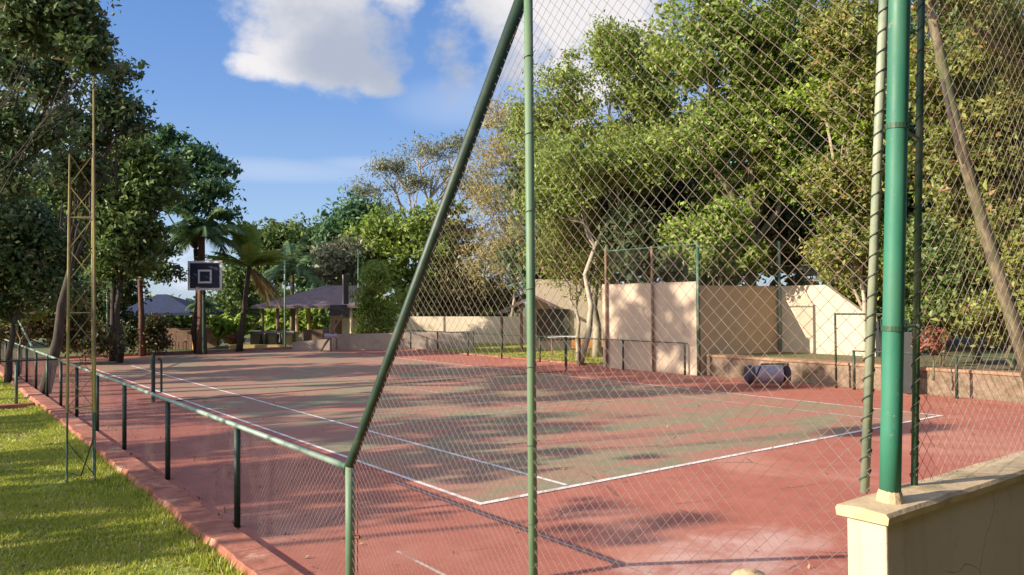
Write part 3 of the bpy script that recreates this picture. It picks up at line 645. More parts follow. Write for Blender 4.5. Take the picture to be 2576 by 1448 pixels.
def pavilion_centre():
    d = 44.0; m = d/FPX; c = at(770, 800, d); z = lambda py: CAM[2]+(764-py)*m
    o = empty('pavilion', (c[0], c[1], 0), 'open pavilion with a low brown tiled hip roof and yellow posts beyond the court', 'pavilion', 'pavilions beyond the court')
    A = lambda px: (px-770)*m
    hip(c, A(632), A(905), 0, 4.6, z(768), z(716), A(790), A(900)).build('roof', 'tile', o)
    for px, mt in ((655, 'wood'), (693, 'wood'), (742, 'yellow_paint'), (880, 'cream')): MB().tube([fr_(c, A(px), .4, 0), fr_(c, A(px), .4, z(772))], .09, 8).build('post', mt, o)
    for px in (690, 728, 830): MB().tube([fr_(c, A(px), 4.2, 0), fr_(c, A(px), 4.2, z(772))], .09, 8).build('post', 'yellow_paint', o)
    obox(MB(), c, 0, A(628), A(690), .1, .3, -.05, z(838)).build('counter', 'yellow_paint', o)
    obox(MB(), c, 0, A(708), A(732), .1, .3, -.05, z(838)).build('counter', 'yellow_paint', o)
    obox(MB(), c, 0, A(622), A(738), .0, .5, z(838), z(832)).build('counter_top', 'grey_blue', o)
    obox(MB(), c, 0, A(748), A(815), 1.0, 1.3, -.05, z(830)).build('inner_wall', 'wood', o)
    obox(MB(), c, 0, A(812), A(846), 2.2, 3.8, -.05, z(775)).build('kiosk', 'cream', o)
    obox(MB(), c, 0, A(822), A(842), 2.1, 2.19, z(850), z(808)).build('hatch', 'wood', o)
    for px in (664, 678, 712):
        s_ = empty('bar_stool', fr_(c, A(px), -.5, 0), {664: 'dark bar stool nearest the left end of the pavilion counter', 678: 'second dark bar stool at the pavilion counter', 712: 'dark bar stool in the gap of the pavilion counter'}[px], 'stool', 'stools at the pavilion counter')
        MB().tube([fr_(c, A(px), -.5, .68), fr_(c, A(px), -.5, .74)], .17, 12).build('seat', 'wood', s_)
        MB().tube([fr_(c, A(px), -.5, 0), fr_(c, A(px), -.5, .68)], [.14, .03], 8).build('pedestal', 'black', s_)
pavilion_centre()
def pavilion_left():
    d = 41.0; m = d/FPX; c = at(400, 800, d); z = lambda py: CAM[2]+(762-py)*m; A = lambda px: (px-400)*m
    o = empty('pavilion', (c[0], c[1], 0), 'open pavilion with a slate blue hip roof and orange posts, left behind trees', 'pavilion', 'pavilions beyond the court')
    hip(c, A(290), A(494), 0, 4.2, z(781), z(733), A(350), A(375)).build('roof', 'tile_blue', o)
    for px in (300, 386, 482):
        MB().tube([fr_(c, A(px), .3, 0), fr_(c, A(px), .3, z(783))], .085, 8).build('post', 'orange_paint', o)
    obox(MB(), c, 0, A(376), A(397), .15, .28, z(790), z(784)-.01).build('bracket', 'yellow_paint', o)
    for px in (310, 480): MB().tube([fr_(c, A(px), 3.9, 0), fr_(c, A(px), 3.9, z(783))], .085, 8).build('post', 'orange_paint', o)
    obox(MB(), c, 0, A(300), A(480), 3.6, 3.75, -.05, 1.0).build('back_wall', 'wood', o)
    rl_ = MB().tube([fr_(c, A(388), .3, .95), fr_(c, A(480), .3, .95)], .03, 6)
    for k in range(12): rl_.tube([fr_(c, A(388+k*8), .3, 0), fr_(c, A(388+k*8), .3, .95)], .015, 5)
    rl_.build('railing', 'wood', o)
    for px, lb in ((440, 'dark wooden chair under the slate blue pavilion'), (468, 'dark brown upright chair beside the orange pavilion post')):
        s_ = empty('chair', fr_(c, A(px), -.6, 0), lb, 'chair', 'chairs by the left pavilion')
        obox(MB(), c, 0, A(px)-.22, A(px)+.22, -.82, -.4, .42, .47).build('seat', 'wood', s_)
        obox(MB(), c, 0, A(px)-.22, A(px)+.22, -.4, -.36, .47, .98).build('backrest', 'wood', s_)
        for a_, b_ in ((-.2, -.8), (.2, -.8), (-.2, -.42), (.2, -.42)): MB().tube([fr_(c, A(px)+a_, b_, 0), fr_(c, A(px)+a_, b_, .42)], .02, 5).build('leg', 'wood', s_)
pavilion_left()
def boundary():
    d = 39.5; m = d/FPX
    def wall(name, mat, lab, pts, th=.25, group=None):
        # pts: list of (px, py_top, depth); straight pieces between
        mb = MB()
        for (p0, t0, d0), (p1, t1, d1) in zip(pts[:-1], pts[1:]):
            a = at(p0, t0, d0); b = at(p1, t1, d1); n = np.array([-(b-a)[1], (b-a)[0], 0]); n = n/np.linalg.norm(n)*th
            vs = [(a[0], a[1], -.1), (b[0], b[1], -.1), (b[0]+n[0], b[1]+n[1], -.1), (a[0]+n[0], a[1]+n[1], -.1),
                  (a[0], a[1], a[2]), (b[0], b[1], b[2]), (b[0]+n[0], b[1]+n[1], b[2]), (a[0]+n[0], a[1]+n[1], a[2])]
            mb.add(vs, [(0, 3, 2, 1), (4, 5, 6, 7), (0, 1, 5, 4), (1, 2, 6, 5), (2, 3, 7, 6), (3, 0, 4, 7)])
        return tag(mb.build(name, mat), lab, 'wall', group)
    wall('low_wall', 'grey_wall', 'low mauve grey wall running behind the far right end of the court', [(735, 862, 39.5), (845, 852, 39.5)])
    wall('low_wall', 'grey_wall', 'taller mauve grey low wall in the middle behind the side fence', [(845.5, 842, 39.6), (1190, 834, 38.5)])
    wall('boundary_wall', 'white_wall', 'sunlit cream boundary wall behind the low grey wall and the sloping brace', [(860, 800, 46), (1020, 797, 46), (1345, 797, 44)])
    wall('boundary_wall', 'tan_wall', 'tan stretch of wall left of the weeping bush', [(838, 795, 48.5), (960, 795, 47)])
    wall('low_wall', 'yellow_paint', 'short dusty cream kerb wall in front of the central pavilion', [(575, 868, 42), (742, 868, 42)])
boundary()
def house():
    d = 37.0; m = d/FPX; c = at(1400, 800, d); z = lambda py: CAM[2]+(764-py)*m; A = lambda px: (px-1400)*m
    o = empty('garden_house', (c[0], c[1], 0), 'cream garden house with a dark opening and a shallow gable roof behind the right fence', 'house')
    obox(MB(), c, 0, A(1345), A(1530), 1.0, 1.25, -.1, z(705)).build('wall', 'white_wall', o)
    obox(MB(), c, 0, A(1352), A(1435), .9, .99, z(862), z(782)).build('opening', 'opening_shade', o)  # shade inside the opening, painted as a dark panel on the wall
    mb = MB(); P = [fr_(c, A(1252), .2, z(789)), fr_(c, A(1345), .2, z(745)), fr_(c, A(1400), .2, z(775)), fr_(c, A(1400), 3, z(775)), fr_(c, A(1345), 3, z(745)), fr_(c, A(1252), 3, z(789))]
    P += [q-np.array([0, 0, .12]) for q in P]
    mb.add(P, [(0, 1, 4, 5), (1, 2, 3, 4), (6, 7, 1, 0), (7, 8, 2, 1), (11, 10, 7, 6), (10, 9, 8, 7), (5, 4, 10, 11), (4, 3, 9, 10), (0, 5, 11, 6), (2, 8, 9, 3)]); mb.build('roof', 'tile', o)
    for px in (1262, 1312, 1343): MB().tube([fr_(c, A(px), .4, 0), fr_(c, A(px), .4, z(785 if px < 1300 else 765))], .07, 6).build('post', 'wood', o)
    t_ = empty('garden_table', fr_(c, A(1405), -2.6, 0), 'pale topped garden table in front of the cream garden house', 'table')
    zz = .82
    obox(MB(), c, 0, A(1405)-.62, A(1405)+.62, -2.95, -2.3, zz-.06, zz).build('table_top', 'white', t_)
    obox(MB(), c, 0, A(1405)-.5, A(1405)+.5, -2.85, -2.4, zz-.2, zz-.06).build('apron', 'wood', t_)
    for a_ in (-.45, .45):
        for b_ in (-2.85, -2.42): MB().tube([fr_(c, A(1405)+a_, b_, 0), fr_(c, A(1405)+a_, b_, zz-.1)], .03, 6).build('leg', 'wood', t_)
    for px, lb in ((1440, 'left of two low orange wooden benches on the grass verge'), (1478, 'right of two low orange wooden benches, nearest the practice wall')):
        b = empty('bench', fr_(c, A(px), -3.6, 0), lb, 'bench', 'orange benches on the verge')
        obox(MB(), c, 0, A(px)-.3, A(px)+.3, -3.75, -3.4, .36, .42).build('seat', 'orange_paint', b)
        obox(MB(), c, 0, A(px)-.3, A(px)+.3, -3.39, -3.35, .45, .68).build('backrest', 'orange_paint', b)
        for a_ in (-.26, .26):
            obox(MB(), c, 0, A(px)+a_-.03, A(px)+a_+.03, -3.72, -3.42, 0, .36).build('leg', 'wood', b)
house()

# ------------------------------------------------------------------ vegetation
def leaf_mesh(name, C, size, mat, parent, r, up=.35, asp=.5, out=None, droop=0.0):
    """one small folded leaf per centre: two triangles sharing the midrib"""
    n = len(C)
    d = r.normal(size=(n, 3)); d /= np.linalg.norm(d, axis=1)[:, None]
    d[:, 2] -= droop; d /= np.linalg.norm(d, axis=1)[:, None]
    nn = r.normal(size=(n, 3)); nn[:, 2] += up*3
    if out is not None: nn += out*1.2
    nn -= d*np.sum(nn*d, 1)[:, None]; nn /= np.linalg.norm(nn, axis=1)[:, None]+1e-9
    s = np.cross(d, nn); L_ = size*np.exp(r.normal(0, .22, n))[:, None]; W_ = L_*asp*.5
    a = C-d*L_*.5; b = C+s*W_+nn*W_*.35+d*L_*.05; c = C+d*L_*.5-nn*L_*.12; e = C-s*W_+nn*W_*.35+d*L_*.05
    v = np.stack([a, b, c, e], 1).reshape(-1, 3); i = np.arange(n)*4
    f = np.concatenate([np.stack([i, i+1, i+2], 1), np.stack([i, i+2, i+3], 1)])
    return npmesh(name, v, f, mat, parent)
def crown_points(blobs, n, r, clump=.35, shell=.55, per=34):
    vol = np.array([b[1][0]*b[1][1]*b[1][2] for b in blobs])**.75; vol /= vol.sum()
    nc = max(8, n//per); which = r.choice(len(blobs), nc, p=vol)
    dirs = r.normal(size=(nc, 3)); dirs /= np.linalg.norm(dirs, axis=1)[:, None]
    rad = (shell+(1-shell)*r.random(nc))*(.85+.35*r.random(nc))
    rad[r.random(nc) < .2] *= .6
    cs = np.array([b[0] for b in blobs])[which]; rs = np.array([b[1] for b in blobs])[which]
    K = cs+dirs*rad[:, None]*rs
    idx = r.integers(0, nc, n); rr = (clump*np.clip(np.exp(r.normal(0, .4, nc)), .45, 1.8))[idx]
    g = np.clip(r.normal(size=(n, 3)), -1.7, 1.7)*rr[:, None]*np.array([.6, .6, .42])
    P = K[idx]+g; out = P-cs[idx]; out /= np.linalg.norm(out, axis=1)[:, None]+1e-9
    return P, K, out
def crooked(a, b, r, k=5, amp=.06):
    a = np.array(a, float); b = np.array(b, float); L0 = np.linalg.norm(b-a); pts = [a]
    for i in range(1, k):
        t_ = i/k; pts.append(a+(b-a)*t_+r.normal(size=3)*L0*amp*math.sin(math.pi*t_))
    return pts+[b]
def tree(name, label, cat, mat, trunk, d, blobs, n, leaf, tr=.16, bark='bark', group=None, clump=.4, seed=0, base_z=0., limbs=14, shell=.55, dd=None, droop=0., up=.35, asp=.5, per=34, trunk_path=None, fork=.45, lr=1.):
    """blobs in picture units (px, py, rx, ry[, extra depth]) at distance d, turned into metres"""
    r = np.random.default_rng(seed+int(d*10)); m = d/FPX
    B = []
    for b in blobs:
        ex = b[4] if len(b) > 4 else 0.; k = (d+ex)/d
        c = at(b[0], b[1], d+ex); B.append((c, np.array([b[2]*m*k, b[2]*m*k, b[3]*m*k])))
    g = at(trunk, 800, d); base = np.array([g[0], g[1], base_z])
    e = empty(name, base, label, cat, group)
    P, K, out = crown_points(B, n, r, clump, shell, per)
    keep = P[:, 2] > base_z+.05
    P, out = P[keep], out[keep]
    cz = np.mean([b[0] for b in B], axis=0)
    top = base+(cz-base)*fork; top[2] = base_z+(cz[2]-base_z)*fork
    tb = MB()
    if trunk_path is None: path = crooked(base-np.array([0, 0, .1]), top, r, 4, .04)
    else: path = trunk_path
    k = len(path); tb.tube(path, [tr*(1-.45*i/(k-1)) for i in range(k)], 9)
    top = np.array(path[-1])
    for c, rad in B:
        mid = c+np.array([0, 0, -rad[2]*.3]); pth = crooked(top, mid, r, 4, .07); tb.tube(pth, [tr*q_*lr for q_ in (.5, .42, .34, .26, .16)], 6, False)
        idx = [q for q in range(len(K)) if np.linalg.norm((K[q]-c)/rad) < 1.25]
        r.shuffle(idx)
        for q in idx[:max(2, limbs//len(B)+2)]:
            s_ = pth[r.integers(2, 5)]; tb.tube(crooked(s_, K[q], r, 3, .08), [tr*.18*lr, tr*.13*lr, tr*.09*lr, tr*.04*lr], 4, False)
    tb.build('trunk', bark, e, smooth_=True)
    leaf_mesh('crown', P, leaf, mat, e, r, up, asp, out, droop)
    return e

RW = 'trees behind the right side of the court'
tree('broadleaf_tree', 'tall glossy green broadleaf tree filling the sky right of the middle post', 'tree', 'leaf_bright', 1880, 28,
     [(1760, 120, 130, 120), (1900, 10, 200, 120), (2020, 130, 150, 130), (1770, 330, 120, 110), (1900, 300, 120, 110), (2010, 400, 120, 110), (1830, 480, 110, 70, 1), (1740, 600, 80, 60, -.5), (1960, 200, 120, 120, 2), (1850, 180, 120, 110)],
     52000, .165, .3, group=RW, clump=0.46, per=120, seed=1, up=.2, asp=.62)
tree('broadleaf_tree', 'mid green tree directly behind the middle green post', 'tree', 'leaf_bright', 1500, 33,
     [(1430, 220, 90, 80), (1545, 130, 70, 90), (1400, 350, 110, 90), (1510, 400, 120, 90), (1610, 330, 90, 80), (1420, 500, 90, 80), (1590, 220, 70, 60), (1330, 300, 60, 70), (1640, 260, 60, 60)],
     32000, .18, .2, 'bark_pale', RW, clump=0.5, per=110, seed=2, asp=.5)
tree('broadleaf_tree', 'yellow green low bough tree between the middle post and the tall broadleaf tree', 'tree', 'leaf_bright', 1455, 29,
     [(1450, 420, 120, 80), (1580, 400, 110, 80), (1400, 500, 80, 60), (1660, 380, 80, 60, 1)], 18000, .16, .13, 'bark_pale', RW, clump=0.42, per=90, seed=3, fork=.6)
tree('feathery_tree', 'dry yellowish feathery tree between the sloping brace and the middle post', 'tree', 'leaf_dry', 1290, 47,
     [(1270, 330, 70, 90), (1250, 470, 80, 100), (1320, 600, 90, 110), (1240, 640, 80, 90), (1380, 690, 80, 70), (1330, 450, 50, 90)],
     16000, .27, .12, 'bark_pale', RW, clump=.6, seed=4, asp=.25, droop=.5)
tree('feathery_tree', 'olive feathery tree with pale stems left of the practice wall', 'tree', 'leaf_olive', 1452, 31,
     [(1400, 640, 90, 90), (1490, 650, 70, 100), (1440, 560, 80, 70)], 8000, .2, .1, 'bark_pale', RW, clump=.45, seed=5, asp=.25, droop=.6)
tree('broadleaf_tree', 'yellow green tree left of the thick green pole', 'tree', 'leaf_olive', 2165, 24,
     [(2130, 60, 110, 110), (2210, 200, 110, 110), (2130, 260, 80, 90), (2110, 460, 90, 90), (2190, 480, 90, 100), (2120, 620, 100, 60), (2240, 640, 90, 80)],
     26000, .15, .09, 'bark_pale', RW, clump=0.38, per=100, seed=6)
base_l = at(2600, 985, 17.2)
lean = [at(2605, 1000, 17.2), at(2545, 800, 17.2), at(2480, 590, 17.2), at(2430, 420, 17.1), at(2385, 230, 17.0), at(2335, 0, 17.0), at(2300, -120, 17.)]
tree('leaning_tree', 'tree with a thick leaning forked trunk at the right edge', 'tree', 'leaf_olive', 2600, 17.2,
     [(2380, -60, 150, 120), (2540, 60, 120, 110, 2), (2620, 200, 120, 120, 2)], 9000, .15, .15, 'bark', RW, clump=.3, seed=7, base_z=.5,
     trunk_path=lean)
fk = MB().tube([at(2448, 470, 17.1), at(2420, 390, 17.05), at(2390, 290, 17.0), at(2370, 200, 16.95)], [.09, .075, .055, .04], 7).build('limb', 'bark_dark', bpy.data.objects['leaning_tree'], smooth_=True)
fk.matrix_parent_inverse = Matrix.Translation(bpy.data.objects['leaning_tree'].location).inverted()
tree('broadleaf_tree', 'olive leaved tree behind the leaning trunk at the right edge', 'tree', 'leaf_olive', 2460, 21.5,
     [(2380, 200, 110, 120), (2500, 330, 120, 130), (2370, 420, 100, 110), (2570, 480, 90, 130), (2440, 560, 100, 90)], 15000, .18, .12, 'bark', RW, clump=0.38, per=100, seed=8, base_z=.5)
tree('tall_shrub', 'bushy green shrub right of the thick green pole above the retaining wall', 'shrub', 'leaf_mid', 2370, 20.5,
     [(2340, 640, 80, 90), (2430, 700, 90, 90), (2360, 780, 90, 60)], 9000, .16, .06, 'bark', RW, clump=0.32, per=80, seed=9, base_z=.5)
tree('tall_shrub', 'olive brown shrub under the leaning trunk at the right edge', 'shrub', 'leaf_olive', 2540, 19.5,
     [(2530, 640, 90, 100), (2590, 780, 90, 80), (2480, 800, 80, 60)], 8000, .15, .06, 'bark', RW, clump=0.32, per=80, seed=10, base_z=.5)
tree('flowering_shrub', 'small shrub with red flowers above the retaining wall at the right', 'shrub', 'leaf_red', 2345, 18.6,
     [(2335, 870, 34, 26), (2360, 840, 22, 24)], 420, .12, .03, 'bark', clump=.16, seed=11, base_z=.5)
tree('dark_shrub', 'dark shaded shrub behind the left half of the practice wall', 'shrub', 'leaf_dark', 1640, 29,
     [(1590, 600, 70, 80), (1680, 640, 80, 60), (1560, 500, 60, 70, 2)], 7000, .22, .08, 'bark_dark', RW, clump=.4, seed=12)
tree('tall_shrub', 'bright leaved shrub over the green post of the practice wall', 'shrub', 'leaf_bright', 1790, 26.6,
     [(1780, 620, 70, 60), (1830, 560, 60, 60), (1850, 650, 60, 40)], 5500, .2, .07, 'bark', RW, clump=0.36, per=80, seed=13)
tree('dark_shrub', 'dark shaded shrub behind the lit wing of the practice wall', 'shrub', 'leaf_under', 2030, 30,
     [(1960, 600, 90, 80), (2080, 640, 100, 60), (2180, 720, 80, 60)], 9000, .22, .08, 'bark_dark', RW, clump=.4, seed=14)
tree('tall_shrub', 'olive shrub drooping beside the sloped end of the practice wall', 'shrub', 'leaf_olive', 2150, 26,
     [(2130, 690, 60, 50), (2200, 740, 70, 60), (2230, 840, 50, 50)], 6500, .18, .06, 'bark', RW, clump=.35, seed=15)
for i, (px, d, y0, lb) in enumerate(((2078, 25, 240, 'thin pale stem standing before the dark foliage left of the thick pole'), (2160, 24.5, 330, 'second thin pale stem close to the left of the thick pole'))):
    g = at((2205, 2222)[i], 800, d); e = empty('sapling', (g[0], g[1], 0), lb, 'sapling', 'pale saplings')
    rr_ = np.random.default_rng(i+70); tp = at(px-12, y0, d); MB().tube(crooked((g[0], g[1], -.05), tp, rr_, 6, .015), .045, 6).build('trunk', 'bark_pale', e)
    P, K, o_ = crown_points([(tp, np.array([1.1, 1.1, .9])), (at(px+20, y0+210, d), np.array([.9, .9, .7]))], 1500, rr_, .3, .3)
    leaf_mesh('crown', P, .2, 'leaf_lime', e, rr_, .3, .5, o_)
tree('broadleaf_tree', 'deep green tree filling the gap between the middle post tree and the tall broadleaf tree', 'tree', 'leaf_dark', 1660, 36,
     [(1640, 180, 80, 90), (1660, 420, 100, 110), (1580, 540, 100, 90), (1720, 560, 90, 80), (1650, 650, 90, 50), (1360, 450, 80, 90)], 15000, .3, .18, 'bark_dark', RW, clump=.5, seed=16)
tree('broadleaf_tree', 'green tree behind the thick pole and the pale stems', 'tree', 'leaf_blue', 2240, 30,
     [(2250, 120, 140, 120), (2230, 380, 130, 140), (2300, 560, 130, 110), (2080, 300, 100, 110), (2060, 560, 100, 70)], 15000, .27, .18, 'bark_dark', RW, clump=.45, seed=17)
tree('broadleaf_tree', 'tall green tree behind the olive tree at the upper right corner', 'tree', 'leaf_mid', 2500, 27,
     [(2450, 100, 130, 120), (2580, 200, 110, 140), (2480, 450, 120, 120), (2580, 640, 110, 110)], 13000, .25, .18, 'bark_dark', RW, clump=.42, seed=18)
# middle distance
MD = 'trees in the middle distance'
tree('broadleaf_tree', 'dense green tree behind the left side of the sloping brace', 'tree', 'leaf_bright', 1060, 50,
     [(1030, 570, 85, 65), (1100, 640, 80, 80), (950, 600, 60, 60), (1000, 660, 70, 60), (1060, 740, 90, 60), (1130, 540, 50, 60)], 11000, .33, .2, 'bark', MD, clump=0.62, per=80, seed=20)
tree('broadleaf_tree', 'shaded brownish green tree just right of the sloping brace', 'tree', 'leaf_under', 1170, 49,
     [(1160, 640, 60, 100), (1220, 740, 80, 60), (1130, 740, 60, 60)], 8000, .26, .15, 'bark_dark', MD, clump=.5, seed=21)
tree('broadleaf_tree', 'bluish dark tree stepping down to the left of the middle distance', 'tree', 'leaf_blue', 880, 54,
     [(900, 540, 60, 40), (850, 590, 55, 45), (930, 600, 70, 60), (870, 680, 60, 60)], 7500, .36, .2, 'bark', MD, clump=.7, seed=22)
tree('broadleaf_tree', 'olive tree above the right end of the brown pavilion roof', 'tree', 'leaf_grey', 860, 49,
     [(850, 650, 50, 50), (900, 640, 40, 40), (830, 690, 35, 30)], 4500, .3, .12, 'bark', MD, clump=.5, seed=23)
tree('umbrella_tree', 'airy pale branched umbrella tree rising above the middle trees', 'tree', 'leaf_grey', 1060, 58,
     [(920, 480, 55, 26), (990, 420, 70, 28), (1080, 380, 75, 28), (1160, 360, 60, 26), (1040, 460, 80, 26), (1140, 440, 60, 24), (960, 530, 60, 22), (900, 520, 40, 20), (1200, 470, 70, 30)], 9000, .24, .3, 'bark_pale', MD, clump=.6, seed=24, limbs=120, shell=.2, asp=.3, fork=.6)
tree('weeping_bush', 'pale green weeping bush standing before the cream wall', 'bush', 'leaf_bright', 940, 41.5,
     [(945, 700, 38, 45), (925, 770, 36, 50), (975, 780, 36, 50), (945, 840, 50, 28)], 6000, .24, .07, 'bark', clump=.4, seed=25, asp=.25, droop=.9)
for i, (px, py, rx, ry, mt, lb) in enumerate(((680, 600, 48, 42, 'leaf_mid', 'rounded far tree above the left end of the brown pavilion'), (752, 592, 46, 42, 'leaf_mid', 'rounded far tree above the middle of the brown pavilion'), (802, 640, 40, 50, 'leaf_blue', 'dark far tree left of the olive tree'), (600, 700, 50, 40, 'leaf_mid', 'far tree right of the basketball backboard'))):
    tree('broadleaf_tree', lb, 'tree', mt, px, 64, [(px, py, rx, ry), (px-10, py+70, rx*1.05, 50), (px+22, py+15, rx*.7, ry*.7)], 3600, .42, .2, 'bark', MD, clump=.7, seed=30+i)
tree('banana_plant', 'bright lime green leafy plant left of the central pavilion', 'plant', 'leaf_lime', 592, 43.5, [(575, 830, 26, 26), (605, 805, 20, 22), (555, 812, 16, 18)], 900, .5, .05, 'bark', clump=.35, seed=40, asp=.4, limbs=4)
tree('banana_plant', 'bright lime green leafy plant seen through the central pavilion', 'plant', 'leaf_lime', 745, 51, [(700, 800, 40, 28), (780, 805, 40, 26)], 1500, .5, .05, 'bark', clump=.4, seed=41, asp=.4, limbs=4)
tree('pink_shrub', 'dusty pink brown shrub beside the cream kerb wall', 'shrub', 'leaf_red', 585, 42.6, [(586, 858, 20, 14)], 700, .16, .03, 'bark', clump=.2, seed=42, limbs=4)

# left side
LW = 'trees on the left side of the lawn'
tree('large_tree', 'large dark tree whose crown fills the top left corner', 'tree', 'leaf_dark', -420, 15,
     [(-60, 40, 120, 140), (70, 20, 90, 90), (170, 40, 70, 90), (215, 120, 60, 70), (30, 150, 100, 80), (-50, 300, 110, 100), (70, 330, 80, 60), (20, 440, 90, 50), (120, 210, 80, 60), (150, 330, 60, 40), (120, 100, 90, 80)],
     14500, .12, .28, 'bark_dark', LW, clump=.25, seed=50, shell=.3, limbs=22, per=26, lr=.2)
tree('large_tree', 'near dark bough hanging across the upper part of the lattice mast', 'tree', 'leaf_dark', -700, 9.4,
     [(120, 10, 110, 70), (210, 60, 70, 80), (230, 150, 60, 50), (60, 60, 90, 70)],
     6500, .085, .16, 'bark_dark', LW, clump=.16, seed=60, shell=.3, limbs=10, per=24, lr=.16)
tree('large_tree', 'dark open crowned tree reaching right of the lattice mast', 'tree', 'leaf_dark', 110, 21,
     [(305, 190, 55, 35), (275, 260, 70, 45), (335, 275, 45, 35), (230, 340, 70, 40), (170, 300, 60, 45), (330, 320, 50, 30), (180, 420, 90, 50)],
     7000, .16, .16, 'bark_dark', LW, clump=.26, seed=51, shell=.4, limbs=50, per=26, lr=.45)
tree('round_tree', 'dark rounded tree behind the lattice mast and left of the sky gap', 'tree', 'leaf_blue', 500, 38,
     [(420, 350, 55, 26), (495, 385, 60, 26), (555, 420, 48, 24), (450, 440, 70, 26), (540, 480, 60, 24), (390, 490, 60, 30), (470, 515, 70, 22), (575, 540, 36, 14)],
     9000, .25, .2, 'bark_dark', LW, clump=.36, seed=52, shell=.35, limbs=70, fork=.6, lr=.6)
tree('broadleaf_tree', 'green and yellow leaved tree directly behind the lattice mast', 'tree', 'leaf_mid', 300, 32,
     [(330, 380, 70, 40), (280, 450, 80, 60), (380, 480, 70, 60), (230, 540, 80, 60), (340, 570, 80, 60), (290, 640, 100, 60), (150, 480, 80, 50), (410, 420, 50, 34)],
     17000, .24, .14, 'bark_dark', LW, clump=.42, seed=53, limbs=40, lr=.5)
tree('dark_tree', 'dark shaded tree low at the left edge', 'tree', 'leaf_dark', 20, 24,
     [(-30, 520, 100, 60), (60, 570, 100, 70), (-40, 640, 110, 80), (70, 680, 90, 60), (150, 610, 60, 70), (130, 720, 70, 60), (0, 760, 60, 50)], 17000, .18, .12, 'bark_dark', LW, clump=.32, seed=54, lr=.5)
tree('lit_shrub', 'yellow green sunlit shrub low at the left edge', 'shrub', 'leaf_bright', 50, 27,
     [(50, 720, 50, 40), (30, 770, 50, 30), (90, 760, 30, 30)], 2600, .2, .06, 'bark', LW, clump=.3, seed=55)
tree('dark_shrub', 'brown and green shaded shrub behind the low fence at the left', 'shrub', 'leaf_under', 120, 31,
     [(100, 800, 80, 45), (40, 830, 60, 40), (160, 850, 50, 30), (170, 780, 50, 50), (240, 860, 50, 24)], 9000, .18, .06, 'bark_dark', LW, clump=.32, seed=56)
tree('orange_shrub', 'orange yellow shrub glowing behind the feet of the lattice mast', 'shrub', 'leaf_orange', 215, 33,
     [(215, 830, 26, 24), (200, 800, 18, 20)], 1300, .16, .04, 'bark', clump=.22, seed=57)
tree('dark_shrub', 'dense dark shrub screening the slate blue pavilion', 'shrub', 'leaf_dark', 300, 37,
     [(290, 720, 60, 50), (270, 800, 50, 60), (310, 840, 60, 44), (220, 740, 50, 50)], 11000, .2, .1, 'bark_dark', LW, clump=.4, seed=58)
tree('small_bush', 'bushy dark shrub before the orange post of the slate blue pavilion', 'shrub', 'leaf_under', 388, 36.5,
     [(385, 850, 36, 36), (400, 815, 22, 22)], 3200, .14, .05, 'bark_dark', LW, clump=.25, seed=59)
# far masses that read as one wood
def wood(name, label, pts, n, leaf, mat, seed):
    r = np.random.default_rng(seed); B = []
    for px, py, rx, ry, d in pts: m = d/FPX; B.append((at(px, py, d), np.array([rx*m, rx*m*.5, ry*m])))
    P, K, o_ = crown_points(B, n, r, 1.0, .3, 40); k = P[:, 2] > -.2
    o = leaf_mesh(name, P[k], leaf, mat, None, r, .3, .6, o_[k]); return tag(o, label, 'wood', kind='stuff')
wood('distant_wood', 'shaded depth of the wood behind the right-hand trees', [(1450, 650, 220, 120, 46), (1700, 450, 220, 200, 40), (1750, 650, 250, 110, 38), (2000, 520, 220, 220, 36), (2250, 350, 260, 260, 34), (2300, 650, 300, 150, 32), (2550, 400, 260, 300, 30), (2600, 750, 260, 120, 28)], 34000, .5, 'leaf_dark', 90)
wood('distant_wood', 'dark wood behind the left-hand trees', [(-50, 620, 200, 150, 48), (150, 700, 150, 110, 48), (250, 790, 120, 60, 50), (180, 560, 110, 80, 50), (-60, 330, 200, 130, 40), (-380, 700, 260, 140, 44), (-760, 700, 300, 160, 44)], 24000, .5, 'leaf_dark', 91)
wood('distant_wood', 'low hazy green wood on the horizon beyond the pavilions', [(480, 790, 170, 40, 80), (700, 780, 170, 60, 75), (900, 760, 140, 70, 70), (1150, 770, 200, 60, 65)], 12000, .6, 'leaf_mid', 92)

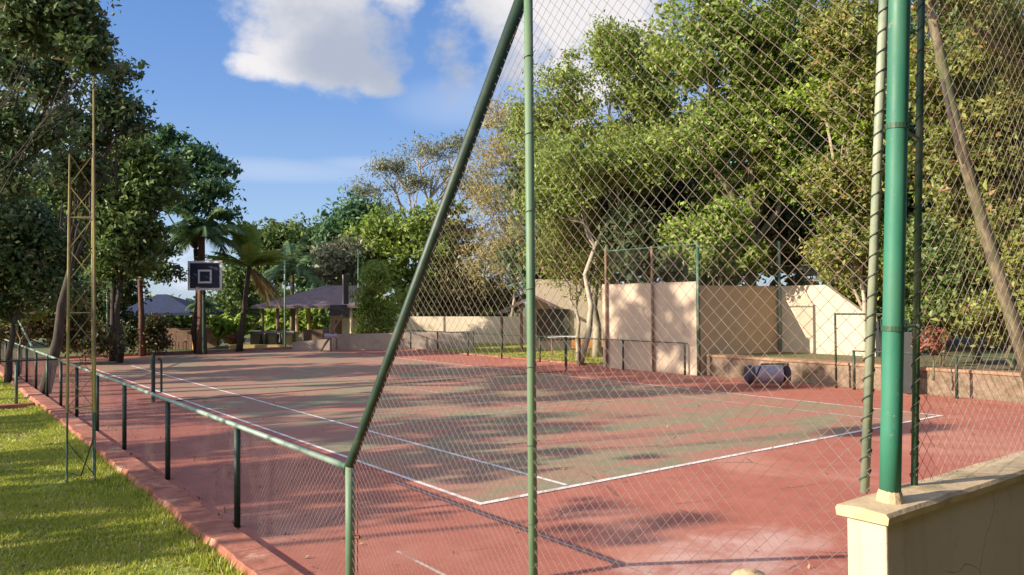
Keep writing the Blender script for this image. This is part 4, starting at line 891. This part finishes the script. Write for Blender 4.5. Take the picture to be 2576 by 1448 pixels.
# palms
def palm(label, px, d, cy, base_py, R, nf, tr, mat, seed, bark='bark', lean=0, droop=1.0, dry=0, leaflet=.5, ang0=0.2):
    r = np.random.default_rng(seed); c = at(px, cy, d); g = at(px+lean, 800, d); base = np.array([g[0], g[1], 0])
    e = empty('palm_tree', base, label, 'palm', 'palms beyond the court')
    mid = (base+c)/2+np.array([0, 0, 0])+(c-base)*0; pth = [base-np.array([0, 0, .1]), base*.7+c*.3, base*.35+c*.65, c]
    MB().tube(pth, [tr*1.5, tr*1.1, tr, tr*.9], 10).build('trunk', bark, e, smooth_=True)
    Rm = R*d/FPX
    for k in range(nf):
        a = 2*math.pi*k/nf+r.uniform(-.2, .2); el = r.uniform(ang0, 1.4) if k >= dry else r.uniform(-.9, -.5); Lf = Rm*r.uniform(.85, 1.15)
        h = np.array([math.cos(a), math.sin(a), 0]); sp = [c.copy()]; dr = np.array([h[0]*math.cos(el), h[1]*math.cos(el), math.sin(el)])
        ns = 12
        for s_ in range(ns):
            dr = dr+np.array([0, 0, -.2*droop*(s_+2)/ns]); dr /= np.linalg.norm(dr); sp.append(sp[-1]+dr*Lf/ns)
        mb = MB().tube(sp, [.025*(1-.8*i/ns) for i in range(ns+1)], 4, False)
        side = np.cross(h, [0, 0, 1])
        for i in range(1, ns):
            for u_ in (0, .33, .66):
                p_ = sp[i]*(1-u_)+sp[i+1]*u_; w_ = leaflet*math.sin(math.pi*min(1, (i+u_)/ns*.85+.12)); t_ = sp[i+1]-sp[i]; t_ /= np.linalg.norm(t_)
                for sg in (-1, 1):
                    dv = side*sg*.75+t_*.55+np.array([0, 0, -.35*droop+r.normal(0, .12)]); dv /= np.linalg.norm(dv); wd = t_*.045
                    mb.add([p_-wd, p_+wd, p_+dv*w_*.6+wd*.8, p_+dv*w_-np.array([0, 0, w_*.12])], [(0, 1, 2, 3)])
        mb.build('frond', mat if k >= dry else 'palm_dry', e)
    return e
palm('tall dark palm directly above the navy basketball backboard', 507, 37.2, 592, 880, 112, 22, .17, 'palm', 1, 'bark_red', droop=1.25, leaflet=.75, ang0=.0)
palm('yellow green coconut palm with a curved brown trunk right of the backboard', 627, 39, 672, 870, 128, 26, .12, 'palm_sun', 2, 'bark_dark', lean=-26, droop=.45, dry=4, leaflet=.6, ang0=.3)
palm('dark palm with arching fronds over the left end of the brown pavilion', 735, 48, 690, 870, 110, 19, .13, 'palm', 3, 'bark', droop=1.2, leaflet=.6, ang0=.1)
palm('small arching palm below the navy backboard', 513, 41, 775, 885, 50, 14, .12, 'palm', 4, 'bark_dark', droop=1.6, leaflet=.4, ang0=.3)
palm('dark arching palm behind the lattice mast', 285, 33, 690, 880, 110, 16, .12, 'palm', 5, 'bark_dark', droop=1.3, leaflet=.5, ang0=.2)
g = at(358, 800, 36); e = empty('bare_trunk', (g[0], g[1], 0), 'reddish brown leaning trunk rising before the slate blue pavilion roof', 'tree')
tb = MB().tube([(g[0], g[1], -.1), at(356, 790, 36), at(352, 700, 36), at(345, 640, 36)], [.15, .12, .10, .08], 9).tube([at(352, 700, 36), at(372, 670, 36), at(390, 640, 36)], [.12, .09, .06], 7); tb.build('trunk', 'bark_red', e, smooth_=True)
r_ = np.random.default_rng(77); P, K, o_ = crown_points([(at(370, 620, 36), np.array([1.3, 1.3, .7])), (at(400, 680, 35.5), np.array([.9, .9, .5]))], 3000, r_, .35, .4); leaf_mesh('crown', P, .22, 'leaf_dark', e, r_, .3, .5, o_)

# lawn trees west of the court: out of the picture, they throw the long shade across lawn and court
def lawn_tree(x, y, h, rad, n, seed, label, blobs=6, mat='leaf_mid', leaf=.24):
    r = np.random.default_rng(seed); e = empty('lawn_tree', (x, y, 0), label, 'tree', 'lawn trees west of the court')
    B = []
    for k in range(blobs):
        a = r.uniform(0, 2*math.pi); q = r.uniform(0, .75)*rad
        B.append((np.array([x+q*math.cos(a), y+q*math.sin(a), h*r.uniform(.6, .95)]), np.array([rad*.42, rad*.42, h*.11])*r.uniform(.8, 1.3)))
    P, K, o_ = crown_points(B, n, r, .27, .35, 30); tb = MB().tube(crooked((x, y, -.1), (x+r.normal()*.3, y+r.normal()*.3, h*.5), r, 4, .03), [.24, .2, .18, .16, .13], 9)
    for c, _ in B: tb.tube(crooked((x, y, h*.48), c, r, 3, .05), [.12, .09, .06, .03], 6, False)
    tb.build('trunk', 'bark', e, smooth_=True); leaf_mesh('crown', P, leaf, mat, e, r, .3, .55, o_)
LT = [(-13.5, 6.0, 7.5, 2.4), (-15.5, 10, 9.5, 2.8), (-12, 14, 7.5, 2.6), (-15, 18.8, 17.5, 4.6), (-17.5, 22.5, 15.5, 3.2), (-21, 7.5, 10, 2.6), (-20, 16, 12, 3.2), (-13, 26, 10, 3.0), (-24, 12, 13, 3.2), (-26, 26, 12, 3.2), (-9.5, 33, 8, 2.4)]
DS = ['nearest the camera end', 'second from the camera end', 'with the lowest crown', 'very tall one in the middle', 'tallest of all', 'outer one near the camera end', 'outer one in the middle', 'standing beyond the mast', 'far outer one', 'outer one at the far end', 'closest to the far corner of the court']
LT += [(-16.5, 4.4, 8.5, 1.4), (-12.5, 3.4, 5.6, 1.3), (-12, -10.5, 9, 3.2), (-17, -13, 10, 3.6)]  # last two are added unseen to shade the ground near the camera
DS += ['thin sparse one', 'smallest sparse one', 'added unseen beside the camera to shade the ground', 'farther one added unseen to shade the ground']
for i, (x, y, h, rad) in enumerate(LT): lawn_tree(x, y, h, rad, {11: 480, 12: 300, 3: 9000, 4: 4500}.get(i, 1700), 200+i, 'lawn tree west of the court, '+DS[i])

# unseen trees and hedges added behind the camera to shade the near wall face
for i, (x, y, h, rad, lb) in enumerate(((-10, -14.5, 13, 5.5, 'broad dark tree behind the low wall, left of three added unseen for shade'), (-1, -13.0, 13, 5.8, 'broad dark tree behind the low wall, middle of three added unseen for shade'), (9, -13.0, 13, 5.8, 'broad dark tree behind the low wall, right of three added unseen for shade'))):
    lawn_tree(x, y, h, rad, 9000, 300+i, lb, 14, 'leaf_under', .5)
def hedge(name, label, x0, y0, x1, y1, z1, n, seed):
    r = np.random.default_rng(seed); P = np.stack([r.uniform(x0, x1, n), r.uniform(y0, y1, n), r.uniform(0, z1, n)], 1)+r.normal(0, .08, (n, 3))
    e = empty(name, ((x0+x1)/2, (y0+y1)/2, 0), label, 'hedge'); tb = MB()
    for k in range(9):
        q = (x0+(x1-x0)*(k+.5)/9, (y0+y1)/2); tb.tube([(q[0], q[1], -.05), (q[0]+.1, q[1], z1*.85)], [.05, .02], 6)
    tb.build('stems', 'bark_dark', e); leaf_mesh('foliage', P, .30, 'leaf_under', e, r, .3, .6)
hedge('hedge', 'tall dense hedge added unseen behind the photographer to shade the cream wall', -7, -11.4, 13, -9.6, 5.2, 26000, 501)
hedge('hedge', 'dense hedge added unseen left of the photographer to shade the ground', -10.2, -12, -8.3, -8.3, 5.0, 9000, 502)
litter(420, -2.5, 11, -6, 20, .008, 'sparse fallen leaves scattered over the red and green court', 400)
litter(380, -2.58, -1.6, -5, 20, .008, 'fallen leaves gathered along the foot of the low fence', 401, 2.2)
litter(500, -5.5, -3.0, -4, 10, .015, 'dry leaves lying in the lawn grass', 402)
litter(500, 13.2, 14.4, -5, 30, .008, 'fallen leaves blown against the right edge of the court', 403)
